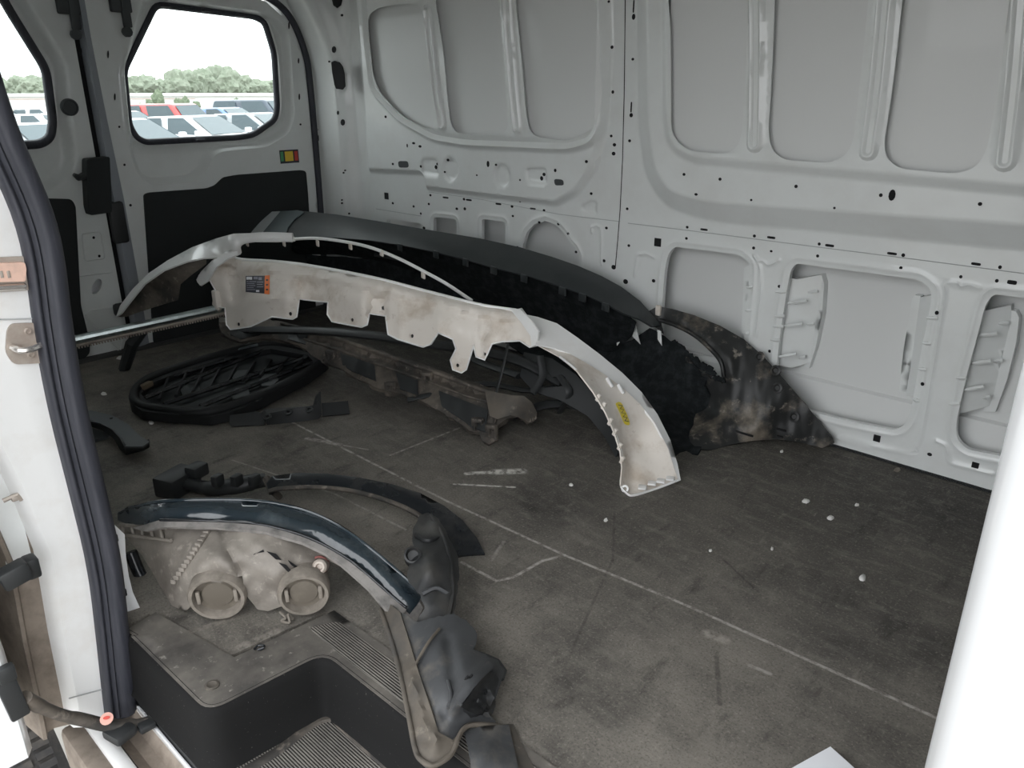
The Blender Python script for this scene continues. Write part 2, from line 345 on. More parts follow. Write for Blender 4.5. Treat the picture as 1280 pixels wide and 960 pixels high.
def floor_mat(lines):
    m, nt, b = nodes('cargo_floor_mat'); L = nt.links; b.inputs['Roughness'].default_value = .72; b.inputs['Specular IOR Level'].default_value = .35
    tc = N(nt, 'ShaderNodeTexCoord'); co = tc.outputs['Object']
    def noise(sc, det=8, ro=.65, st=None):
        n = N(nt, 'ShaderNodeTexNoise'); n.inputs['Scale'].default_value = sc; n.inputs['Detail'].default_value = det; n.inputs['Roughness'].default_value = ro
        if st:
            mp = N(nt, 'ShaderNodeMapping'); mp.inputs['Scale'].default_value = st[:3]; mp.inputs['Rotation'].default_value = (0,0,st[3]); L.new(co, mp.inputs[0]); L.new(mp.outputs[0], n.inputs['Vector'])
        else: L.new(co, n.inputs['Vector'])
        return n.outputs['Fac']
    def rng_(s, a, b_, c=0., d=1.):
        n = N(nt, 'ShaderNodeMapRange'); L.new(s, n.inputs[0]); n.inputs[1].default_value = a; n.inputs[2].default_value = b_; n.inputs[3].default_value = c; n.inputs[4].default_value = d; return n.outputs[0]
    def mix(f, a, c):
        n = N(nt, 'ShaderNodeMix', data_type='RGBA'); L.new(f, n.inputs[0])
        if isinstance(a, tuple): n.inputs[6].default_value = (*a, 1)
        else: L.new(a, n.inputs[6])
        n.inputs[7].default_value = (*c, 1); return n.outputs[2]
    def mul(a, c):
        n = N(nt, 'ShaderNodeMath', operation='MULTIPLY')
        for i, s in enumerate((a, c)):
            if isinstance(s, float): n.inputs[i].default_value = s
            else: L.new(s, n.inputs[i])
        return n.outputs[0]
    c = mix(rng_(noise(1.6), .38, .66), (.052,.048,.044), (.098,.090,.078))
    # trodden dust lies near the side door, a stain with its own extent
    sx = N(nt, 'ShaderNodeSeparateXYZ'); L.new(co, sx.inputs[0])
    near = rng_(sx.outputs[1], 2.0, .75)
    c = mix(mul(rng_(noise(3.1), .34, .66), near), c, (.29,.265,.228))
    c = mix(mul(rng_(noise(230, 3, .6), .50, .66), .45), c, (.030,.028,.026))
    c = mix(mul(rng_(noise(9, 10, .75, (1, 3.2, 1, .5)), .50, .72), .75), c, (.21,.195,.17))
    c = mix(mul(rng_(noise(14, 10, .78, (2.6, 1, 1, .9)), .54, .72), .6), c, (.25,.23,.20))
    c = mix(mul(rng_(noise(60, 6, .8), .60, .78), .6), c, (.26,.23,.20))
    c = mix(mul(rng_(noise(5, 9, .7, (3.0, 1, 1, 1.1)), .56, .70), .7), c, (.028,.026,.024))
    c = mix(mul(rng_(noise(170, 3, .6), .56, .70), .40), c, (.36,.33,.29))
    brk = noise(45, 6, .7)
    for (a, b_, wd, col, st) in lines:
        a = Vector((a[0], a[1], 0)); ba = Vector((b_[0], b_[1], 0))-a
        s = N(nt, 'ShaderNodeVectorMath', operation='SUBTRACT'); L.new(co, s.inputs[0]); s.inputs[1].default_value = a
        d = N(nt, 'ShaderNodeVectorMath', operation='DOT_PRODUCT'); L.new(s.outputs[0], d.inputs[0]); d.inputs[1].default_value = ba/ba.length_squared
        cl = N(nt, 'ShaderNodeClamp'); L.new(d.outputs['Value'], cl.inputs[0])
        sc = N(nt, 'ShaderNodeVectorMath', operation='SCALE'); sc.inputs[0].default_value = ba; L.new(cl.outputs[0], sc.inputs['Scale'])
        e = N(nt, 'ShaderNodeVectorMath', operation='DISTANCE'); L.new(s.outputs[0], e.inputs[0]); L.new(sc.outputs[0], e.inputs[1])
        f = rng_(e.outputs['Value'], wd, wd*.45); f = mul(f, rng_(brk, .38, .56)); f = mul(f, float(st))
        c = mix(f, c, col)
    L.new(c, b.inputs['Base Color'])
    bp = N(nt, 'ShaderNodeBump'); bp.inputs['Strength'].default_value = .25; bp.inputs['Distance'].default_value = .003
    L.new(noise(90, 6), bp.inputs['Height']); L.new(bp.outputs[0], b.inputs['Normal'])
    return m

# ================================================================== SETTING: the van
YW = 2.2
# ---- floor
def seg(uv, wd, col, st): return [((flr(*uv[i]).x, flr(*uv[i]).y), (flr(*uv[i+1]).x, flr(*uv[i+1]).y), wd, col, st) for i in range(len(uv)-1)]
WH = (.50,.47,.43); BK = (.022,.020,.019)
lines = seg([(350,520),(560,627),(706,694),(852,754),(1170,897)], .0052, WH, .75)
lines += seg([(706,694),(678,701),(641,722),(621,726),(577,703)], .0055, WH, .75)
lines += seg([(574,535),(488,569)], .005, WH, .5) + seg([(290,575),(420,618),(507,662)], .004, WH, .4)
lines += seg([(630,677),(614,700)], .006, WH, .35) + seg([(384,548),(425,556)], .012, (.40,.37,.34), .8) + seg([(425,556),(460,562)], .004, WH, .5)
lines += seg([(584,592),(620,590)], .012, (.62,.60,.55), 1.0) + seg([(618,590),(652,589)], .020, (.62,.60,.55), 1.0) + seg([(568,605),(643,609)], .0055, (.62,.60,.55), 1.0)
lines += seg([(885,792),(905,800)], .016, (.42,.39,.34), .55) + seg([(938,832),(962,842)], .006, WH, .5) + seg([(870,900),(872,960)], .016, (.22,.20,.17), .3)
lines += seg([(768,640),(766,700),(745,745),(705,835)], .004, BK, .4) + seg([(905,700),(948,740)], .004, BK, .5) + seg([(895,815),(900,880)], .006, BK, .5)
lines += seg([(222,795),(300,770)], .010, (.30,.27,.23), .5) + seg([(300,810),(345,790)], .015, (.34,.31,.27), .5)
M['floor'] = floor_mat(lines)
fb = MB().prism([(-3.3,.3),(-1.445,.3),(-1.445,.46),(-1.21,.50),(-1.19,.71),(.7,.71),(.7,2.23),(-3.3,2.23)], -.04, 0)
fl = fb.build('floor', M['floor'], None, None); tag(fl, 'dark scuffed rubber cargo floor with white scratch lines', 'floor', kind='structure')
st = MB().box((-3.215, 1.3, .004), (.07, 1.7, .012), bev=.003).build('rear_sill_strip', M['quarter'], fl)
MB().box((-1.3, 2.215, .004), (3.9, .03, .01)).build('wall_edge_strip', M['plastic'], fl)

# ---- far side wall: inner stamped panel with openings
def WP(l, y=YW): return [wallp(u, v, y) for u, v in l]
def c2(l): return [(400+x*.34375, y*.34375) for x, y in l]
def c3(l): return [(840+x*.34375, y*.34375) for x, y in l]
def c7(l): return [(780+x*.390625, 280+y*.390625) for x, y in l]
up = [c2([(205,90),(215,55),(245,32),(300,22),(375,14),(405,32),(415,110),(437,300),(447,440),(430,468),(370,452),(300,402),(245,342),(220,270)]),
      c2([(455,10),(452,-120),(672,-120),(682,0),(692,150),(707,400),(712,462),(690,490),(600,488),(520,480),(502,452),(490,350),(480,200)]),
      c2([(745,0),(738,-120),(985,-120),(1020,-10),(1038,60),(1046,170),(1046,330),(1040,420),(1000,480),(925,510),(815,497),(786,472),(775,400),(760,200)]),
      c3([(25,-120),(25,0),(31,100),(30,470),(50,512),(100,548),(230,556),(270,532),(287,480),(300,250),(316,0),(322,-120)]),
      c3([(415,-120),(410,0),(396,250),(381,480),(393,545),(440,578),(600,588),(660,562),(687,510),(706,350),(746,0),(758,-120)]),
      c3([(884,-120),(868,0),(832,300),(797,520),(806,570),(850,608),(1060,627),(1130,602),(1167,540),(1202,350),(1252,0),(1270,-120)])]
lowr = [rpoly(c2([(243,798),(366,812),(366,838),(250,824)]), 2), rpoly(c2([(413,797),(420,790),(490,797),(496,806),(496,960),(413,950)]), 3),
        rpoly(c2([(588,800),(595,797),(668,806),(673,812),(673,980),(588,960)]), 3),
        c2([(735,960),(738,890),(752,845),(780,815),(820,803),(860,818),(890,850),(905,880),(925,900),(940,930),(940,990),(735,970)])]
lowf = [rpoly(c7([(122,260),(130,150),(140,100),(160,72),(370,98),(400,125),(402,150),(385,350),(380,440),(116,400)]), 8),
        rpoly(c7([(533,150),(550,126),(945,178),(982,208),(983,250),(952,400),(918,600),(900,642),(865,660),(700,626),(560,590),(500,540),(487,470),(500,350),(520,220)]), 9),
        rpoly(c7([(1155,262),(1180,224),(1400,250),(1560,275),(1530,500),(1490,760),(1460,790),(1100,722),(1065,690),(1062,640),(1097,480),(1138,330)]), 9)]
holesW = [rpoly(WP(h), .03, 3) for h in up]+[WP(h) for h in lowr+lowf]
sqh = [rpoly([(503,201),(515,201),(516,209),(504,209)], 3), rpoly([(698,223),(709,224),(710,231),(699,231)], 3)]
holesW += [WP(h) for h in sqh]
R1 = WP([(797,-150),(797,150),(806,222),(832,260),(885,277),(1280,313),(1700,360),(1500,-150)]); R2 = WP([(838,-150),(837,150),(845,186),(872,203),(1280,241),(1700,286),(1500,-150)])
R3 = WP([(455,-150),(463,60),(468,115),(505,155),(548,179),(590,186),(720,192),(748,183),(762,160),(765,60),(762,-150)])
R4 = WP([(440,-150),(462,216),(531,219),(534,238),(697,258),(724,244),(746,213),(760,165),(768,60),(768,-150)])
R1, R2, R3, R4 = rpoly(R1, .06, 5), rpoly(R2, .05, 5), rpoly(R3, .05, 5), rpoly(R4, .02, 4)
ribs = [WP(c2([(425,45),(448,300),(472,450)])), WP(c2([(712,-60),(728,260),(745,462)])), WP(c3([(345,-80),(340,250),(333,520)])), WP(c3([(815,-80),(775,300),(742,545)])), WP(c3([(1300,-80),(1265,300),(1232,580)])), WP(c3([(1780,-80),(1730,300),(1690,620)]))]
lowall = WP([(534,240),(700,261),(760,268),(830,283),(1700,388),(1700,900),(500,600)])
ridg = [WP([(943,319),(948,325),(954,326),(960,331),(968,329),(974,325)]), WP([(944,320),(950,334),(952,360),(945,420)]),
        WP([(1224,360),(1210,356),(1202,358),(1195,352),(1180,353),(1183,366),(1178,395),(1168,455),(1152,545),(1146,558),(1139,568),(1048,547)]),
        WP([(1170,551),(1181,556),(1185,566),(1188,579),(1240,592)]), WP([(818,322),(808,317),(797,318),(793,345)]), WP([(740,290),(740,284),(746,282),(752,285),(752,330)])]
circ = [((568,211), 9.5), ((632,219), 10)]; rects = [rpoly([(531,198),(551,198),(554,220),(533,217)], 5), rpoly([(662,210),(687,209),(688,229),(664,228)], 5), rpoly([(726,258),(738,250),(746,252),(745,268),(727,264)], 3)]
lips = [WP(h) for h in lowr[1:]+lowf]
def lin(x, a, b): return np.clip((x-a)/(b-a), 0, 1)
def wall_h(P):
    d = np.zeros(len(P))
    d += .038*lin(sdist(P, R1), 0, .065)+.014*lin(sdist(P, R2), -.003, .022)
    d += .022*lin(sdist(P, R4), 0, .022)+.018*lin(sdist(P, R3), 0, .016)-.010*np.exp(-((sdist(P, R3)-.035)/.010)**2)*(sdist(P, R3) > -.02)
    for r in ribs: d += .010*sst(-dist_poly(P, r, False), -.026, -.016)-.007*sst(-dist_poly(P, r, False), -.013, -.006)
    for r in ridg: d += .0045*np.exp(-(dist_poly(P, r, False)/.005)**2)
    for (c, r) in circ:
        cx = np.array(wallp(*c)); rr = abs(wallp(c[0]+r, c[1])[0]-cx[0]); d -= .006*sst(rr-np.linalg.norm((P-cx)*np.array([1, 1]), axis=1), -.003, .006)
    for r in rects: d -= .006*sst(sdist(P, WP(r)), -.003, .006)
    for r in lips: dd = -sdist(P, r); d += .0035*np.exp(-((dd-.017)/.005)**2)
    d -= .012*sst(P[:,0], -2.93, -3.0)*1.0
    return d
X0, X1, ZT = -3.10, .10, 1.62
outl = [(X0, -.03), (X1, -.03), (X1, ZT), (X0, ZT)]
feat = [(contour(R1, e), True) for e in (-.006, .001, .008, .032, .058, .065, .073)]+[(contour(R2, e), True) for e in (-.010, -.003, .004, .015, .022, .030)]+[(contour(R3, e), True) for e in (-.006, .001, .008, .016, .024, .035, .048)]+[(contour(R4, e), True) for e in (-.006, .001, .008, .015, .022, .029)]
for r in ribs: feat += [(capsule(r, e), True) for e in (.006, .0128, .016, .026)]
for r in ridg: feat += [(np.array(spline(r, 30)), False)]+[(capsule(r, e), True) for e in (.005, .010)]
for (c, r) in circ:
    cx = np.array(wallp(*c)); rr = abs(wallp(c[0]+r, c[1])[0]-cx[0]); feat += [(np.array([cx+(rr+e)*np.array((math.cos(t), math.sin(t))) for t in np.linspace(0, 2*math.pi, 28, endpoint=False)]), True) for e in (.003, -.002, -.006)]
for r in rects: feat += [(contour(WP(r), e, .006), True) for e in (-.003, .002, .006)]
for r in lips: feat += [(contour(r, e), True) for e in (-.008, -.013, -.017, -.021, -.027)]
feat = [(np.array([p for p in L if X0+.01 < p[0] < X1-.01 and -.02 < p[1] < ZT-.01]), cl and all(X0+.01 < p[0] < X1-.01 and -.02 < p[1] < ZT-.01 for p in L)) for L, cl in feat]
feat = [(L, cl) for L, cl in feat if len(L) > 3]
def chop(L, cl):      # never bridge the places where a line was cut
    g_ = np.linalg.norm(np.diff(L, axis=0), axis=1); cut = np.where(g_ > .09)[0]
    if len(cut) == 0: return [(L, cl)]
    return [(x, False) for x in np.split(L, cut+1) if len(x) > 2]
feat = [y for L, cl in feat for y in chop(L, cl)]
V, F, rims = cdt(outl, holesW, .012, feat)
d = wall_h(V); n = len(V); lean = .03*np.clip((V[:,1]-.9)/.7, 0, 1)**2
P3 = np.c_[V[:,0], YW-d-lean, V[:,1]]
extra = []; faces = [tuple(map(int, f[::-1])) for f in F]; ex0 = n
for hi_, r in enumerate(rims[1:]):
    k = len(r); a0 = ex0+len(extra); extra += [(P3[i][0], P3[i][1]+(.003 if hi_ < 6 else .016), P3[i][2]) for i in r]
    faces += [(r[i], r[(i+1) % k], a0+(i+1) % k, a0+i) for i in range(k)]
wl = mk('wall_far', np.vstack([P3, extra]), faces, M['paint'], None, None)
bm = bmesh.new(); bm.from_mesh(wl.data); bmesh.ops.recalc_face_normals(bm, faces=bm.faces); bm.to_mesh(wl.data); bm.free(); shade(wl.data, 45)
tag(wl, 'white stamped metal cargo side wall with rounded openings and ribs', 'wall', kind='structure')
# outer skin behind the openings, curved, with a step low down
rows = []
def skin_y(x, z):
    if z < .56: return float(np.interp(z, [-.05,.02,.10,.165,.172,.30,.45,.52,.54,.56], [2.245,2.25,2.257,2.266,2.276,2.285,2.289,2.285,2.262,2.25]))
    ln_ = .03*max(0, (z-.9)/.7)**2; out = float(np.interp(z, [.56,.75,.9], [2.25,2.215,2.207]))
    up_ = float(np.interp(x, [-3.2,-2.93,-2.86,-1.68,-1.645,-1.435,-1.40,.2], [2.207,2.207,2.186,2.186,2.207,2.207,2.174,2.174]))
    k = float(np.interp(z, [.66,.77], [0, 1])); return out*(1-k)+up_*k-ln_
for z in (-.05, .02, .10, .165, .172, .30, .45, .52, .54, .56, .62, .66, .70, .74, .77, .85, .95, 1.05, 1.15, 1.25, 1.35, 1.5, 1.62):
    rows.append([(x, skin_y(x, z), z) for x in sorted(list(np.linspace(-3.16, .12, 30))+[-2.93,-2.86,-1.68,-1.645,-1.435,-1.40])])
sk = MB().loft(rows).build('outer_skin', M['skin'], wl, 30)
MB().loft([[(x, 2.36, -.05), (x, 2.36, 1.7)] for x in (-3.3, 1.4)]).build('outer_face', M['outerpaint'], wl)
# reinforcement posts seen through the low openings
def post(px, y, name='reinforcement_post', y2=None):
    pts = WP(px, y); V, F, rm = cdt(pts, [], .02); k_ = (V[:,0]-V[:,0].min())/(np.ptp(V[:,0])+1e-9); P = np.c_[V[:,0], y+(y2-y if y2 else 0)*k_, V[:,1]]
    nn = len(P); B = P+np.array([0, .03, 0]); r = rm[0]
    fc = [tuple(map(int, f[::-1])) for f in F]+[(r[i], r[(i+1) % len(r)], r[(i+1) % len(r)]+nn, r[i]+nn) for i in range(len(r))]
    return mk(name, np.vstack([P, B]), fc, M['paint'], wl, 30)
post(c7([(470,160),(540,182),(608,172),(612,190),(600,330),(575,455),(520,470),(440,440)]), 2.205, y2=2.262)
post(c7([(608,172),(632,166),(640,190),(634,290),(612,400),(592,462),(575,455),(600,330)]), 2.258, 'post_flange')
post(c7([(948,235),(1010,220),(1010,540),(905,545),(912,500),(930,380)]), 2.262, y2=2.205); post(c7([(922,240),(930,228),(950,230),(932,380),(908,545),(880,535),(895,400)]), 2.262, 'post_flange')
post(c7([(1090,270),(1150,282),(1222,272),(1222,330),(1195,480),(1150,600),(1060,615),(1020,600)]), 2.205, y2=2.262); post(c7([(1222,272),(1255,280),(1264,300),(1255,380),(1225,500),(1188,602),(1150,600),(1195,480)]), 2.258, 'post_flange')
post(c7([(384,140),(404,130),(420,450),(372,440)]), 2.228, 'post_flange')
rb = MB()
for (x0, y0, x1, y1) in [(515,255,585,246),(502,328,572,320),(495,425,552,416),(590,218,620,216),(585,320,608,320),(560,428,580,424),(1120,358,1195,350),(1105,446,1175,438),(1082,532,1152,520),(1200,318,1232,318),(1185,440,1212,436),(1150,556,1172,552),(485,217,522,216),(482,295,515,294),(478,327,510,328),(470,370,500,372),(1100,322,1135,320),(1085,410,1118,408),(1062,492,1095,492),(1040,576,1075,574),(968,300,1004,302),(955,380,982,384),(940,462,968,466),(925,560,945,566),(392,202,412,202),(388,275,408,276),(384,350,402,350)]:
    (u0, v0), (u1, v1) = c7([(x0, y0), (x1, y1)]); yy = (2.212+.040*((x0-490)/120) if x0 < 700 else 2.212+.040*((x0-1070)/150)) if 500 < x0 < 620 or 1080 < x0 < 1240 else 2.198
    a = wallp(u0, v0, yy); b = wallp(u1, v1, yy); rb.tube([(a[0], yy, a[1]), ((a[0]+b[0])/2, yy-.002, (a[1]+b[1])/2), (b[0], yy, b[1])], [.003, .006, .005], 6)
rb.build('stiffening_dimples', M['paint'], wl)
# small punched holes and slots: dark plugs seated in the panel
dots = [(1115,244,4,6.5),(1101,244,2.2,2.2),(1225,255,2.6,2.2),(995,233,2,2),(900,224,1.8,1.8),(855,218,1.7,1.7),(870,243,2,1.5),(939,250,1.4,1.4),(1043,260,1.5,1.5),
 (859,284,1.6,1.6),(858,298,1.6,1.6),(943,295,1.8,1.8),(942,310,1.8,1.8),(1024,305,1.8,1.8),(1022,320,1.8,1.8),(1129,319,2.2,2.2),(1126,335,2,2),(1250,334,2.2,2.2),(1246,351,2.2,2.2),(1201,346,2,2),(964,314,1.6,1.4),
 (974,358,1.8,1.8),(1171,391,2.4,2.4),(1153,480,2.2,2.2),(962,439,1.8,1.8),(1162,568,3,2),(761,2,1.5,1.5),(765,59,1.8,2),(792,21,2,3.5),(791,74,1.6,1.6),(766,115,1.6,2),(789,144,2,2.5),(787,176,1.7,1.7),(764,170,1.6,1.6),(768,181,2,2),(767,192,2.2,2.2),(784,261,1.6,1.6),(786,307,1.6,1.6),(758,285,1.6,1.6),(755,326,1.8,1.8),(739,242,1.6,1.6),(733,202,1.8,1.8),(767,334,2.6,2.6),(782,352,2.8,2.8),(817,351,2,2),
 (482,146,1.3,1.6),(491,205,1.2,1.4),(517,179,1.8,1.4),(525,183,1.8,1.5),(509,182,.8,2.2),(526,208,1.2,1.6),(547,205,1.6,1.6),(545,209,1.6,2.4),(560,200,1.6,1.6),(556,215,1.2,1.2),(610,205,1.6,3.6),(620,206,1.4,1.4),(596,219,1,1),(680,218,1.8,2),(677,223,1.8,2.6),(694,213,1.5,2),(650,225,1,1.2),(491,254,1.2,1.4),(517,258,1.2,1.4),(538,244,1.2,1.4),(536,255,1.2,1.4),(580,249,1.5,1.5),(581,261,1.5,1.8),(571,261,1.5,1.5),(640,258,1.6,1.6),(680,263,1.5,1.5),(641,270,1.3,1.3),(698,280,1.6,1.6),(710,292,1.5,1.5),(530,285,1.6,1.6),(446,162,1.1,1.5),(450,232,1.1,1.5),(451,243,1.1,1.5),(526,267,1,1.4),(650,252,1,1),(674,278,1.5,1.5),(647,310,1.8,2.2),(720,315,1.5,1.5)]
slots = [(880,287,9,2),(964,297,10,2.2),(1037,307,11,2.4),(1115,317,12,2.4),(1220,330,12,2.6),(1265,353,12,4),(557,247,7,1.6),(586,250,7,1.8),(623,255,7,1.8),(666,261,7,1.8),(792,8,1.8,12),(789,134,1.8,10)]
hp = MB()
def wall_y(u, v):
    p = np.array([wallp(u, v)]); return YW-wall_h(p)[0]-.03*max(0, min(1, (p[0,1]-.9)/.7))**2-.0012
def wplug(u, v, ru, rv, n=10):
    y = wall_y(u, v); c = q(u, v, 'Y', y); a = q(u+ru, v, 'Y', y); b = q(u, v+rv, 'Y', y)
    dx = abs(a.x-c.x); dz = abs(b.z-c.z); pw = .45 if n > 10 else 1.0; cs = lambda a: math.copysign(abs(a)**pw, a); hp.add([(c.x+dx*cs(math.cos(2*math.pi*(k+.5)/n)), y, c.z+dz*cs(math.sin(2*math.pi*(k+.5)/n))) for k in range(n)], [tuple(range(n))])
for (u, v, a, b) in dots: wplug(u, v, a*1.12, b*1.12)
for (u, v, w_, h_) in slots: wplug(u, v, w_/2*1.05, h_/2*1.35, 12)
hp.build('punched_holes', M['hole'], wl, None)
sq = MB()
for (u, v, s_) in [(822,303,4.2),(1096,548,4.6),(1219,582,4.8),(483,245,2.4)]:
    y = wall_y(u, v); c = q(u, v, 'Y', y); a = q(u+s_, v, 'Y', y); h_ = abs(a.x-c.x); sq.box((c.x, y+.0005, c.z), (h_*2, .003, h_*2*1.05), bev=.001)
sq.build('square_plugs', M['hole'], wl, None)
for h in sqh:
    pts = WP(h); cx = sum(p[0] for p in pts)/len(pts); cz = sum(p[1] for p in pts)/len(pts)
    MB().prism([(cx+(p[0]-cx)*1.02, cz+(p[1]-cz)*1.02) for p in pts], YW-.024, YW-.01, 'Y').build('vent_grommet', M['grommet'], wl)
# panel seams
sm = MB()
def seamline(pl, r=.0016):
    sm.tube([Vector((q(u, v, 'Y', wall_y(u, v)).x, wall_y(u, v)+.0008, q(u, v, 'Y', wall_y(u, v)).z)) for u, v in pl], r, 5)
seamline([(781.5,-20),(781,40),(780,120),(778,200),(775,262),(772,300),(769,334)]);
sm.build('joint_gap', M['hole'], wl); sm = MB()
seamline([(536,240),(600,249),(700,268),(775,277)], .0012); seamline([(785,279),(860,288),(1000,306),(1150,325),(1280,342)], .0013); seamline([(470,261),(526,270)], .0016)
sm.build('seam_bead', M['seam'], wl)

# ---- rear corner pillar beside the doors
pil = []
prof = [(-3.27,2.055),(-3.235,2.075),(-3.225,2.085),(-3.215,2.12),(-3.205,2.128),(-3.13,2.135),(-3.085,2.145),(-3.072,2.16),(-3.05,2.185),(-3.03,2.207),(-3.0,2.215),(-2.985,2.216)]
for z in np.linspace(-.02, 1.66, 40):
    cin = .16*max(0, (z-1.02)/.4)**2
    pil.append([(x, y-(cin if x < -3.1 else cin*max(0, (-2.98-x)/.12))-.012*math.exp(-((x+3.05)/.02)**2)*(1 if z < .98 else .3), z) for x, y in spline([p for p in prof], 34)])
pl = MB().loft(pil).build('wall_corner_pillar', M['paint'], None, 60); tag(pl, 'white rear corner pillar with dark oval hole beside the rear doors', 'pillar', kind='structure')
def ppl(u, v):   # a point on the pillar face
    return q(u, v, 'Y', 2.128)
hb = MB()
def phole(pxs, y):
    hb.prism([wallp(u, v, y) for u, v in pxs], y, y+.004, 'Y')
phole([(414,78),(418,76),(424,78),(428,84),(430,92),(431,108),(428,112),(420,111),(418,106),(415,90)], 2.126)
for (u, v, a, b) in [(417,62,2.4,4.2),(421,-2,6.5,12),(427,19,1.2,1.6),(406,12,1,1),(428,153,2.4,4),(422,141,1,2.5),(411,77,.9,1.2),(429,216,.9,1.2),(427,250,.8,1),(427,254,1,1.2),(436,267,.9,1.3),(431,213,.9,1)]:
    phole([(u+a*math.cos(k*math.pi/4), v+b*math.sin(k*math.pi/4)) for k in range(8)], 2.126)
for (u, v, a, b) in [(384.5,29,1.4,2),(391,65,1.2,3),(394,83,.9,1),(398,138,1.2,3),(402,138,1.2,1.6),(398,162,1,1.4),(391,57,.7,4),(398,172,.6,4)]:
    x = -3.214; hb.prism([rearp(u+a*math.cos(k*math.pi/4), v+b*math.sin(k*math.pi/4), x) for k in range(8)], x, x+.003, 'X')
hb.build('punched_holes', M['hole'], pl, None)
# ---- rear doors
XD = -3.24
def RP(l, x=XD): return [rearp(u, v, x) for u, v in l]
def heightplate(name, outline, holes, hf, mat_, parent, step=.012, x=XD, th=.018, feat=None):
    V, F, rm = cdt(outline, holes, step, feat); d = hf(V); n = len(V)
    P = np.c_[x+d, V[:,0], V[:,1]]; ex = []; fc = [tuple(map(int, f)) for f in F]
    for r in rm:
        k = len(r); a0 = n+len(ex); ex += [(P[i][0]-th, P[i][1], P[i][2]) for i in r]; fc += [(r[i], r[(i+1) % k], a0+(i+1) % k, a0+i) for i in range(k)]
    o = mk(name, np.vstack([P, ex]), fc, mat_, parent, None)
    bm = bmesh.new(); bm.from_mesh(o.data); bmesh.ops.recalc_face_normals(bm, faces=bm.faces); bm.to_mesh(o.data); bm.free(); shade(o.data, 45); return o
def plateX(name, pts, x, th, mat_, parent, bev=0.002):
    o = MB().prism(pts, x, x+th, 'X').build(name, mat_, parent, 30)
    if bev: b = o.modifiers.new('b', 'BEVEL'); b.width = bev; b.segments = 2; b.limit_method = 'ANGLE'
    return o
def offs(poly, f): 
    c = np.mean(poly, 0); return [tuple(c+(np.array(p)-c)*f) for p in poly]
winR = rpoly(RP([(196,5),(156,88),(163,157),(172,172),(183,178),(300,172),(318,169),(345,150),(348,135),(344,66),(332,27),(318,20)]), .03)
winL = rpoly(RP([(12,12),(58,86),(67,152),(64,172),(52,180),(-40,186),(-140,190),(-120,0),(-80,-18),(0,-10)]), .03)
c1 = lambda l: [(x*.34375, y*.34375) for x, y in l]
pocket = rpoly(RP(c1([(470,560),(500,640),(545,668),(690,658),(735,625),(765,560),(800,545),(960,530),(1040,480),(1060,420),(1040,120),(980,50),(600,-10),(520,-20),(440,240)])), .03)
pocketL = rpoly(RP([(22,-10),(78,80),(84,150),(90,190),(88,215),(62,236),(0,245),(-150,250),(-150,-60)]), .04)
trimR = rpoly(RP(c1([(511,705),(530,698),(740,683),(770,672),(800,643),(850,634),(1085,617),(1101,622),(1108,700),(1125,960),(1140,1140),(1150,1190),(600,1300),(548,1240)])), .012)
trimL = rpoly(RP([(-120,262),(50,247),(86,248),(91,256),(92,270),(98,380),(109,425),(109,440),(98,450),(-100,480)]), .012)
def hR(P): return .022*np.ones(len(P))-.036*sst(sdist(P, pocket), -.006, .022)+.012*np.exp(-((sdist(P, winR)+.018)/.010)**2)
def hL(P): return .022*np.ones(len(P))-.036*sst(sdist(P, pocketL), -.01, .03)
dR = empty('door_1', (XD, 1.62, 0), 'white right-hand rear door with chamfered window above black trim panel', 'door', kind='structure')
YL, YR = 1.175, 2.085
def rcorner(): return [(YL, .012), (2.075, .012), (2.09, .5), (2.09, 1.0), (2.075, 1.15), (2.02, 1.27), (1.93, 1.335), (1.80, 1.37), (YL, 1.40)]
heightplate('inner_panel', rcorner(), [winR], hR, M['paint'], dR, feat=[y for e in (-.005, .004, .013, .021) for y in [(x, False) for x in [np.array([p for p in contour(pocket, e) if p[1] < 1.28])]]]+[(contour(winR, e), True) for e in (-.01, -.018, -.028)])
MB().prism([(YL-.02, -.05), (2.14, -.05), (2.14, .78), (YL-.02, .78)], XD-.07, XD-.05, 'X').build('outer_skin', M['outerpaint'], dR)
plateX('trim_panel', trimR, XD+.021, .008, M['trimblack'], dR)
def gasket(poly, name, parent, x, r=.010):
    pts = [(x, a, b) for a, b in dens(poly, .02)]; MB().tube(pts, r, 8, closed=True).build(name, M['seal'], parent, 60)
gasket(winR, 'window_seal', dR, XD-.010, .013)
for (u, v) in [(206,7),(257,13),(300,19),(250,175.5)]:
    c = rearp(u, v, XD+.0); MB().box((XD+.002, c[0], c[1]), (.02, .04, .012), bev=.003).build('seal_clip', M['seal'], dR)
MB().prism(offs(winR, 1.02), XD-.028, XD-.023, 'X').build('pane', M['glass'], dR)
